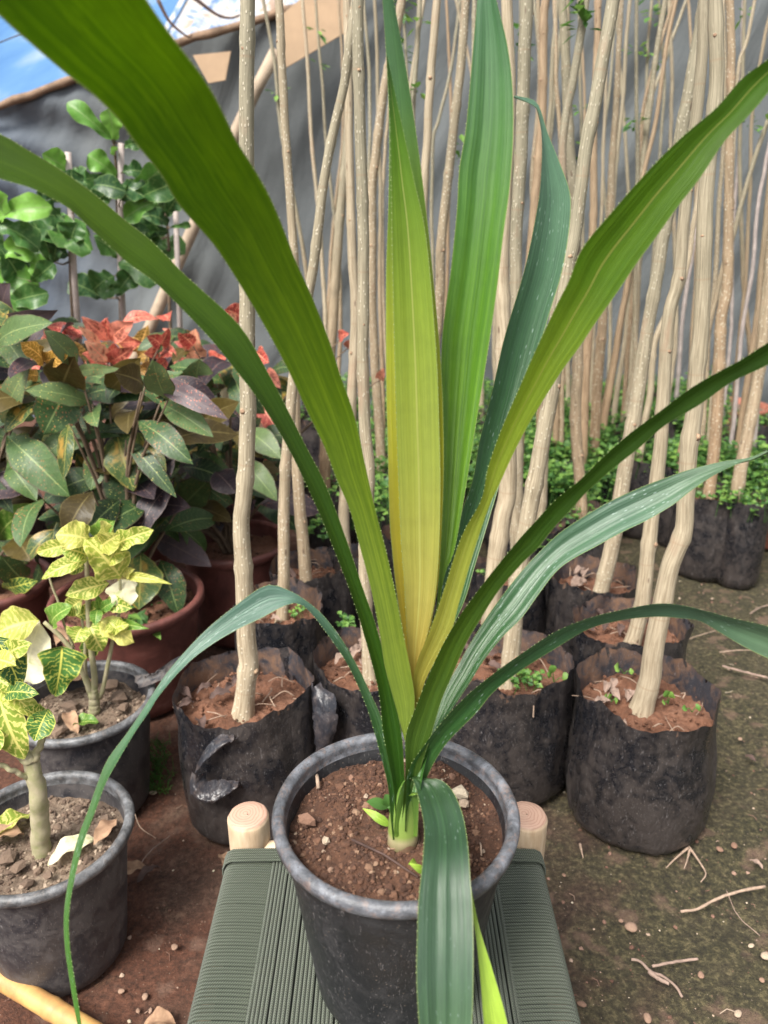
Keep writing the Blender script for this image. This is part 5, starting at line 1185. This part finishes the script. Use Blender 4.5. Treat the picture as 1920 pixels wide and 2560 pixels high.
fig('tallest fig plant, its top leaves standing out against the cloth wall', ((303, 358), (300, 640)), [((280, 350), (188, 270), 38, .75), ((283, 352), (272, 280), 48, 1.), ((285, 380), (278, 365), 20, 1.), ((292, 440), (232, 393), 46, .85), ((292, 440), (226, 466), 44, .3), ((302, 470), (238, 500), 40, .6), ((305, 430), (350, 425), 38, .25),
   ((302, 462), (356, 486), 46, .15), ((312, 490), (398, 424), 54, .7), ((330, 505), (428, 458), 50, .35), ((402, 500), (326, 535), 40, .8), ((300, 600), (358, 578), 44, .2), ((300, 500), (345, 470), 40, .1), ((310, 365), (345, 355), 26, .4), ((285, 690), (242, 715), 60, .5), ((290, 640), (246, 600), 46, .6), ((300, 660), (355, 690), 46, .3), ((290, 740), (325, 690), 44, .4), ((320, 620), (370, 640), 48, .9)], 3.0, [(300, 700), (294, 560), (292, 440), (284, 350)], (10, (240, 380), (560, 800)))
fig('fig plant tied to the pale stake near the left side, second from the left edge', ((170, 380), (186, 700)), [((172, 560), (216, 602), 62, .55), ((160, 552), (112, 538), 54, .3), ((176, 425), (118, 392), 50, .9), ((178, 430), (210, 452), 42, .4), ((135, 655), (90, 560), 58, .35), ((135, 655), (150, 590), 46, .15), ((176, 620), (190, 560), 60, .45), ((100, 560), (150, 590), 60, .3), ((150, 540), (175, 600), 60, .6), ((160, 480), (215, 500), 46, .3), ((150, 500), (110, 460), 40, .2)], 2.8, [(180, 760), (175, 620), (172, 500), (175, 420)], (8, (90, 240), (440, 760)))
fig('bright leaved fig plant at the left edge of the photo', ((-40, 400), (-36, 700)), [((-8, 548), (104, 522), 54, 1.), ((-5, 520), (14, 488), 40, .9), ((-8, 560), (78, 602), 64, .5), ((-10, 642), (64, 612), 54, 1.), ((40, 640), (116, 672), 46, .9), ((-5, 692), (78, 702), 58, .8), ((80, 704), (124, 662), 40, .4), ((-10, 720), (60, 750), 60, .6), ((-20, 600), (40, 680), 60, .3), ((20, 760), (100, 730), 50, .5)], 2.55, [(-30, 760), (-20, 640), (-16, 520)], (12, (-120, 70), (480, 800)))
fig('dark small fig plant beside the diagonal brace', ((438, 490), (446, 720)), [((422, 580), (345, 566), 40, .1), ((425, 568), (468, 562), 14, .6), ((416, 622), (382, 600), 38, .4), ((420, 560), (380, 540), 40, .1), ((425, 510), (395, 480), 40, .1), ((420, 520), (350, 500), 44, .2), ((415, 540), (440, 490), 36, .2), ((380, 600), (360, 565), 40, .3)], 3.3, [(425, 800), (424, 650), (415, 540), (405, 500)], (5, (340, 450), (480, 620)))

# ------------------------------------------------------------------ clay basins and canes at the right back
for (px, py, H, r, h, lab) in ((1905, 1065, .17, .26, .16, 'wide terracotta basin of gravelly soil at the right edge'), (1960, 1205, .25, .16, .2, 'terracotta pot cut off by the right edge, beside the weeds'), (1700, 960, .14, .24, .14, 'far terracotta trough behind the crooked trunk'), (1830, 1010, .15, .22, .15, 'terracotta trough in front of the far one, right of the crooked trunk')):
    c = PH(px, py, H); root = thing('clay_basin', (c.x, c.y, 0), lab, 'pot', 'terracotta pots at the right back')
    mb = MB(); mb.lathe([(.001, 0), (r*.72, 0), (r*.78, .01), (r*.95, h-.03), (r, h-.028), (r, h), (r*.93, h), (r*.90, h-.05)], (c.x, c.y, 0), 64); mb.build('pot', M_TERRA, root)
    mb = MB(); mb.grid([[(c.x+r*.915*t*cos(a)+.0001*cos(a), c.y+r*.915*t*sin(a), h-.035+.006*nz(t*9*cos(a), t*9*sin(a))) for a in [2*pi*k/40 for k in range(40)]] for t in [i/10 for i in range(11)]], True)
    rn = random.Random(int(px))
    for _ in range(120): 
        a = rn.uniform(0, 6.28); q = r*.86*sqrt(rn.random()); mb.rock((c.x+q*cos(a), c.y+q*sin(a), h-.03), rn.uniform(.005, .012), .5, 0, rnd=rn)
    mb.build('soil', M_GREYSOIL, root)
for pts, w_, Y, lab in (([(1836, 1035), (1853, 840), (1878, 692), (1891, 570), (1912, 422), (1945, 200)], (15, 13), 3.3, 'grey pink cane leaning right near the right edge, by the basin'), ([(1828, 800), (1832, 600), (1844, 422), (1852, 250)], (12, 11), 3.7, 'thin grey pink cane behind the tan trunk at the right'),
                        ([(1697, 920), (1705, 798), (1726, 671), (1745, 520)], (15, 13), 3.9, 'dark pinkish cane behind the crooked trunk'), ([(1885, 1110), (1905, 860), (1925, 650)], (18, 15), 3.0, 'pale grey cane at the right edge rising from the basin')):
    Wp, rad = cane_world(pts, Y, w_, .02); mb = trunk_mesh(Wp, rad, int(pts[0][0]), 10)
    tag(mb.build('cane', [M_GREYCANE, M_KNOT]), lab, 'cane', 'grey canes at the right back')

# ------------------------------------------------------------------ weeds growing over the rear bags
def weedleaf(mb, p, s, rn, up=.8):
    a = rn.uniform(0, 6.28); t = Vector((cos(a), sin(a), rn.uniform(-.3, .5))).normalized(); n_v = Vector((rn.uniform(-.5, .5), rn.uniform(-.7, .3), up)).normalized()
    sd_ = t.cross(n_v).normalized(); col = rn.random()
    e = p+t*s; m = p+t*s*.5; k = s*.42; up_ = n_v*s*.12
    mb.add([p, m+sd_*k+up_, e-n_v*s*.1, m-sd_*k+up_, m], [(0, 1, 4), (1, 2, 4), (2, 3, 4), (3, 0, 4)], None, col)
mb = MB(); rn = random.Random(5)
def dens(px): return 1. if px > 1180 else .5
cnt = 0
while cnt < 3400:
    px = rn.uniform(830, 1990); Y = rn.uniform(2.35, 4.6)
    if px < 1200 and rn.random() < .45: continue
    p0_ = PY(px, 1200, Y); x = p0_.x
    dn = nz(x*2.2, Y*2.2, 3)+.35*nz(x*7, Y*7, 1)
    if dn < -.12+(.15 if Y < 2.6 else 0): continue
    if px > 1560 and Y < 3 and px < 1660: continue
    if px > 1660 and Y < 2.6: continue
    if px > 1790 and Y > 3: continue
    H = .27+.10*(nz(x*5, Y*5, 7)+.5); base_ = Vector((x, Y, .22)); top_ = Vector((x+rn.uniform(-.02, .02), Y+rn.uniform(-.02, .02), H+rn.uniform(0, .06)))
    mb.tube([base_, top_], .0012, 4, False, .2)
    for k in range(rn.randint(3, 6)):
        weedleaf(mb, top_.lerp(base_, rn.uniform(0, .5))+Vector((rn.uniform(-.012, .012), rn.uniform(-.012, .012), 0)), rn.uniform(.018, .036), rn)
    cnt += 1
for q in placed:          # every rear bag carries a tuft
    X_, Y_ = q[0], q[1]
    if Y_ < 2.4: continue
    for _ in range(34):
        a = rn.uniform(0, 6.28); rr_ = q[2]*1.05*sqrt(rn.random()); b_ = Vector((X_+rr_*cos(a), Y_+rr_*sin(a), .25)); t_ = b_+Vector((rn.uniform(-.015, .015), rn.uniform(-.02, .01), rn.uniform(.05, .12)))
        mb.tube([b_, t_], .0011, 4, False, .2)
        for k in range(4): weedleaf(mb, t_.lerp(b_, rn.uniform(0, .5)), rn.uniform(.014, .028), rn)
tag(mb.build('weed_cover', M_WEED, None, False), 'low bright green weeds growing over the rear grow bags', 'weeds', kind='stuff')

# seedlings in the near bags
def seedling(pts, H, root, size, seed):
    rn = random.Random(seed)
    for (bx, by, tips) in pts:
        mb = MB(); b_ = PH(bx, by, H)
        for tx, ty, w_ in tips:
            t_ = PY(tx, ty, b_.y-.005); m = (b_*2+t_)/3+Vector((0, 0, .006)); z = (t_-CAMP).dot(FV)
            mb.tube([b_, m, b_.lerp(t_, .6)], .001, 5, False, .4)
            leaf(mb, b_.lerp(t_, .5), t_, w_*z/FPX, 'obo', .1, .15, .02, seed, .55+.45*rn.random(), toward=Vector((0, -.6, 1)))
        mb.build('seedling', M_WEED, root)
R4 = placed[5][3]; R3 = placed[4][3]
seedling([(1670, 1760, [(1663, 1725, 22), (1680, 1728, 26), (1655, 1755, 16)]), (1615, 1745, [(1606, 1730, 18), (1625, 1732, 24)]), (1528, 1755, [(1510, 1740, 22), (1545, 1750, 24), (1522, 1735, 16)])], .268, R4, .03, 1)
seedling([(1560, 1685, [(1536, 1664, 30), (1585, 1678, 20)]), (1730, 1780, [(1705, 1768, 18), (1752, 1765, 22)])], .268, R4, .03, 2)
seedling([(1385, 1705, [(1378, 1660, 22), (1425, 1690, 28), (1368, 1680, 22)])], .268, R3, .03, 3)
def clover(cx, cy, H, n, spread, root, seed, s=.014):
    mb = MB(); rn = random.Random(seed)
    for _ in range(n):
        b_ = PH(cx+rn.gauss(0, spread), cy+rn.gauss(0, spread*.4), H); t_ = b_+Vector((rn.uniform(-.01, .01), rn.uniform(-.01, .01), rn.uniform(.01, .035))); mb.tube([b_, t_], .0008, 4, False, .4)
        for k in range(4): weedleaf(mb, t_, s*rn.uniform(.6, 1.1), rn)
    return mb.build('weed', M_WEED, root, False)
clover(1305, 1715, .268, 26, 22, R3, 1); clover(740, 1545, .268, 8, 14, placed[1][3], 2); clover(1200, 1440, .268, 10, 20, placed[8][3], 3); clover(800, 1330, .268, 22, 24, placed[2][3], 8, .024); clover(870, 1570, .268, 10, 14, placed[3][3], 9, .02); clover(1360, 1370, .27, 14, 26, placed[7][3], 10, .018)
# grass tuft between the pot and the torn bag
mb = MB(); rn = random.Random(8)
for _ in range(170):
    b_ = PH(rn.gauss(395, 16), rn.uniform(1860, 1985), 0); d = Vector((rn.uniform(-1, 1), rn.uniform(-1, .6), rn.uniform(.3, 1.3))).normalized()*rn.uniform(.015, .045)
    mb.tube([b_, b_+d*.6+Vector((0, 0, .005)), b_+d], [.0011, .0009, .0003], 4, False, rn.uniform(.1, .6))
tag(mb.build('grass_tuft', M_WEED, None, False), 'small tuft of fine grass between the grey pot and the torn bag', 'grass', kind='stuff')

# dead leaves, roots and straw inside the near bags
def litter(root, cx, cy, r, seed, n=10):
    rn = random.Random(seed)
    mb = MB()
    for _ in range(n):
        a = rn.uniform(0, 6.28); q = r*.75*sqrt(rn.random()); p = Vector((cx+q*cos(a), cy+q*sin(a), SOIL_H+.004)); d = rn.uniform(0, 6.28); L = rn.uniform(.02, .07)
        v = Vector((cos(d), sin(d), 0)); s_ = Vector((-sin(d), cos(d), 0)); mb.tube(catmull([p, p+v*L*.4+s_*rn.uniform(-.01, .01)+Vector((0, 0, rn.uniform(.004, .014))), p+v*L+Vector((0, 0, .002))], 8), rn.uniform(.0007, .0016), 5)
    mb.build('root_litter', M_PALESTICK, root)['kind'] = 'stuff'
    mb = MB()
    for _ in range(n//2+2):
        a = rn.uniform(1.8, 4.2); q = r*.8*sqrt(rn.random()); p = Vector((cx+q*cos(a), cy+q*sin(a), SOIL_H+.006)); d = rn.uniform(0, 6.28); L = rn.uniform(.03, .05)
        leaf(mb, p, p+Vector((cos(d)*L, sin(d)*L, .01)), L*.45, 'ell', .15, .8, .15, rn.randint(0, 999), .5, toward=Vector((0, -.3, 1)))
    mb.build('leaf_litter', M_DARKDRY if seed % 2 else M_STICK, root)['kind'] = 'stuff'
for i in (0, 1, 2, 3, 4, 5, 6, 7): litter(placed[i][3], placed[i][0], placed[i][1], placed[i][2], i*3+1, 14 if i in (0, 5) else 8)

# ------------------------------------------------------------------ things lying on the ground
def ground_tube(name, pts, rad, mat, label, cat, group=None, H=.008, n=18):
    p = catmull([PH(a, b, H) for a, b in pts], n); rr = [.72*lerp(rad[0], rad[1], i/(n-1))*(1+.25*nz(i*.9, rad[0]*900)) for i in range(n)]
    mb = MB(); mb.tube([q+Vector((0, 0, rad[0]*.6+.002*nz(i*.6, 4))) for i, q in enumerate(p)], rr, 8); return tag(mb.build(name, mat), label, cat, group)
ground_tube('twig', [(1701, 2281), (1745, 2274), (1790, 2250), (1850, 2230), (1912, 2218)], (.0035, .004), M_PALESTICK, 'long pale pinkish twig on the mossy ground at the lower right', 'twig', 'twigs on the ground')
ground_tube('twig', [(1578, 2401), (1600, 2405), (1625, 2430), (1660, 2445), (1690, 2470), (1705, 2495)], (.0035, .003), M_STICK, 'bent grey split twig lying below the long pale twig', 'twig', 'twigs on the ground')
ground_tube('twig', [(1630, 2418), (1680, 2408), (1744, 2399)], (.0034, .0034), M_STICK, 'straight grey twig touching the bent split twig', 'twig', 'twigs on the ground')
ground_tube('seed_pod', [(1622, 2432), (1645, 2450), (1672, 2463)], (.006, .004), M_STICK, 'small split seed pod under the bent twig', 'seed pod')
ground_tube('twig', [(1805, 1667), (1860, 1682), (1925, 1698)], (.005, .004), M_STICK, 'grey twig on the ground at the right edge, beside the nearest right bag', 'twig', 'twigs on the ground')
ground_tube('twig', [(1718, 1600), (1745, 1590), (1790, 1577)], (.002, .002), M_PALESTICK, 'thin straw under the drooping right leaf', 'twig', 'twigs on the ground')
ground_tube('twig', [(1798, 1632), (1830, 1628), (1880, 1626)], (.003, .002), M_PALESTICK, 'short pale straw above the grey twig at the right edge', 'twig', 'twigs on the ground')
ground_tube('twig', [(1815, 2225), (1845, 2290), (1900, 2340)], (.0012, .001), M_STICK, 'hair thin curved stalk crossing the long pale twig', 'twig', 'twigs on the ground')
ground_tube('twig', [(337, 2035), (352, 2070), (390, 2096)], (.0015, .001), M_PALESTICK, 'thin curved straw on the red soil by the lower left pot', 'twig', 'twigs on the ground')
ground_tube('twig', [(345, 2170), (375, 2130), (425, 2090)], (.0016, .0014), M_STICK, 'thin straight straw between the lower left pot and the stool', 'twig', 'twigs on the ground')
ground_tube('twig', [(1875, 1535), (1900, 1520), (1935, 1510)], (.003, .002), M_STICK, 'thin brown twig at the right edge above the drooping leaf', 'twig', 'twigs on the ground')
# roots creeping out of the nearest right bag
rt = MB()
for pts in ([(1718, 2112), (1735, 2135), (1752, 2160), (1765, 2185), (1752, 2205)], [(1725, 2122), (1718, 2150), (1710, 2172)], [(1722, 2118), (1690, 2145), (1665, 2170)], [(1450, 2110), (1458, 2145)]):
    rt.tube(catmull([PH(a, b, .008) for a, b in pts], 12), [lerp(.003, .001, i/11) for i in range(12)], 6)
rt.build('creeping_root', M_PALESTICK, placed[5][3])
# bamboo pole in the corner
mb = MB(); pa, pb = PH(-160, 2350, .03), PH(330, 2640, .03); n_ = 60; P0 = [pa.lerp(pb, i/(n_-1)) for i in range(n_)]
mb.tube(P0, [.0165*(1+.09*math.exp(-(((i % 15)-7)/.9)**2)) for i in range(n_)], 18); tag(mb.build('bamboo_pole', M_BAMBOO), 'yellow bamboo pole on the ground in the lower left corner', 'pole')
# single stones
def stone(px, py, r, col, label, sq=(1.1, .85, .6)):
    p = PH(px, py, 0); mb = MB(); rn = random.Random(int(px)); mb.rock((p.x, p.y, r*.08), r*.92, col*.8, 0, (1.1, .85, .42), rn)
    o = mb.build('stone', M_STONE, None, True); m = o.modifiers.new('s', 'SUBSURF'); m.levels = m.render_levels = 1; tag(o, label, 'stone', 'stones on the ground')
for a in ((1578, 2318, .018, .55, 'largest smooth pinkish stone on the mossy ground right of the stool'), (1553, 2303, .008, .4, 'small stone touching the largest smooth stone'), (1620, 2336, .006, .8, 'tiny pale stone right of the largest smooth stone'), (1456, 2512, .012, .3, 'reddish stone beside the stool at the lower right'),
          (1618, 2545, .013, .5, 'pink stone at the bottom edge, right of the stool'), (1752, 2438, .010, .35, 'small brown stone by the end of the straight grey twig'), (1916, 2392, .014, .95, 'cream round pebble at the right edge'), (1845, 2535, .010, .9, 'flat cream pebble at the bottom right'), (1878, 2365, .009, 1., 'square cream chip near the right edge'),
          (1905, 2450, .009, .4, 'small pinkish stone below the cream pebble at the right edge'), (436, 2368, .011, .5, 'angular pale stone on the red soil left of the stool'), (362, 2492, .010, .6, 'pale stone near the bottom, left of the stool'), (303, 2478, .008, .55, 'small stone below the lower left pot'), (149, 2520, .008, .7, 'small stone beside the bamboo pole'),
          (345, 2527, .007, .4, 'small stone below the pale stone left of the stool'), (383, 1983, .012, .95, 'whitish stone in the grass tuft by the torn bag'), (1836, 2115, .012, .2, 'reddish clod on the moss right of the roots'), (1800, 2125, .012, .25, 'flat reddish clod beside the roots of the right bag'), (1410, 2188, .007, .3, 'small red stone beside the stool back post'),
          (1850, 1848, .010, .6, 'small pink stone on the moss right of the nearest right bag'), (1733, 1800, .008, .8, 'tiny pale pebble beside the nearest right bag'), (1780, 1497, .010, .9, 'pale pebble in front of the weed topped bag')):
    stone(*a)
for px, py, ang, L, w_, m_, lab in ((330, 2185, .5, .06, .03, M_DRYLEAF, 'pale dry leaf beside the lower left pot'), (565, 2165, -1.0, .065, .028, M_DRYLEAF, 'curled tan leaf next to the stool back post'), (372, 2190, .9, .055, .022, M_DARKDRY, 'dark crumpled leaf on the red soil'), (400, 2562, .1, .05, .032, M_DRYLEAF, 'tan dry leaf at the bottom edge left of the stool'),
                                   (1875, 1900, -.9, .03, .012, M_DARKDRY, 'dark brown dry scrap on the moss at the right'), (1890, 2165, -1., .03, .012, M_STICK, 'grey dry scrap on the moss at the right edge')):
    flatleaf('dry_leaf', None, PH(px, py, .004), ang, L, w_, m_, int(px), lab, 'leaf', 'dry leaves on the ground', .02)
# gravel and crumbs too many to count
mb = MB(); rn = random.Random(21)
for _ in range(5200):
    x = rn.uniform(-1.3, 1.7); y = rn.uniform(.35, 2.6); r = .0013+.0045*rn.random()**4
    mb.rock((x, y, gh(x, y)-.012+r*.4), r, rn.random()**1.5, 0, (1.1, .9, .6), rn)
for _ in range(420):       # straw and leaf scraps
    x = rn.uniform(-1.3, 1.7); y = rn.uniform(.35, 2.6); a = rn.uniform(0, 6.28); L = rn.uniform(.006, .03); z = gh(x, y)-.012+.0018
    mb.tube([(x, y, z), (x+cos(a)*L*.5, y+sin(a)*L*.5, z+.002), (x+cos(a+.4)*L, y+sin(a+.4)*L, z)], .0007, 4, False, rn.random())
tag(mb.build('gravel', mat_crumb('gravel_mix', [(0, c3(.12, .06, .04)), (.45, c3(.25, .14, .10)), (.75, c3(.50, .36, .27)), (1, c3(.72, .62, .46))]), None, False), 'fine gravel, straw and soil crumbs on the ground', 'gravel', kind='stuff')
print('things', len([o for o in bpy.data.objects if o.parent is None]), 'objects', len(bpy.data.objects))
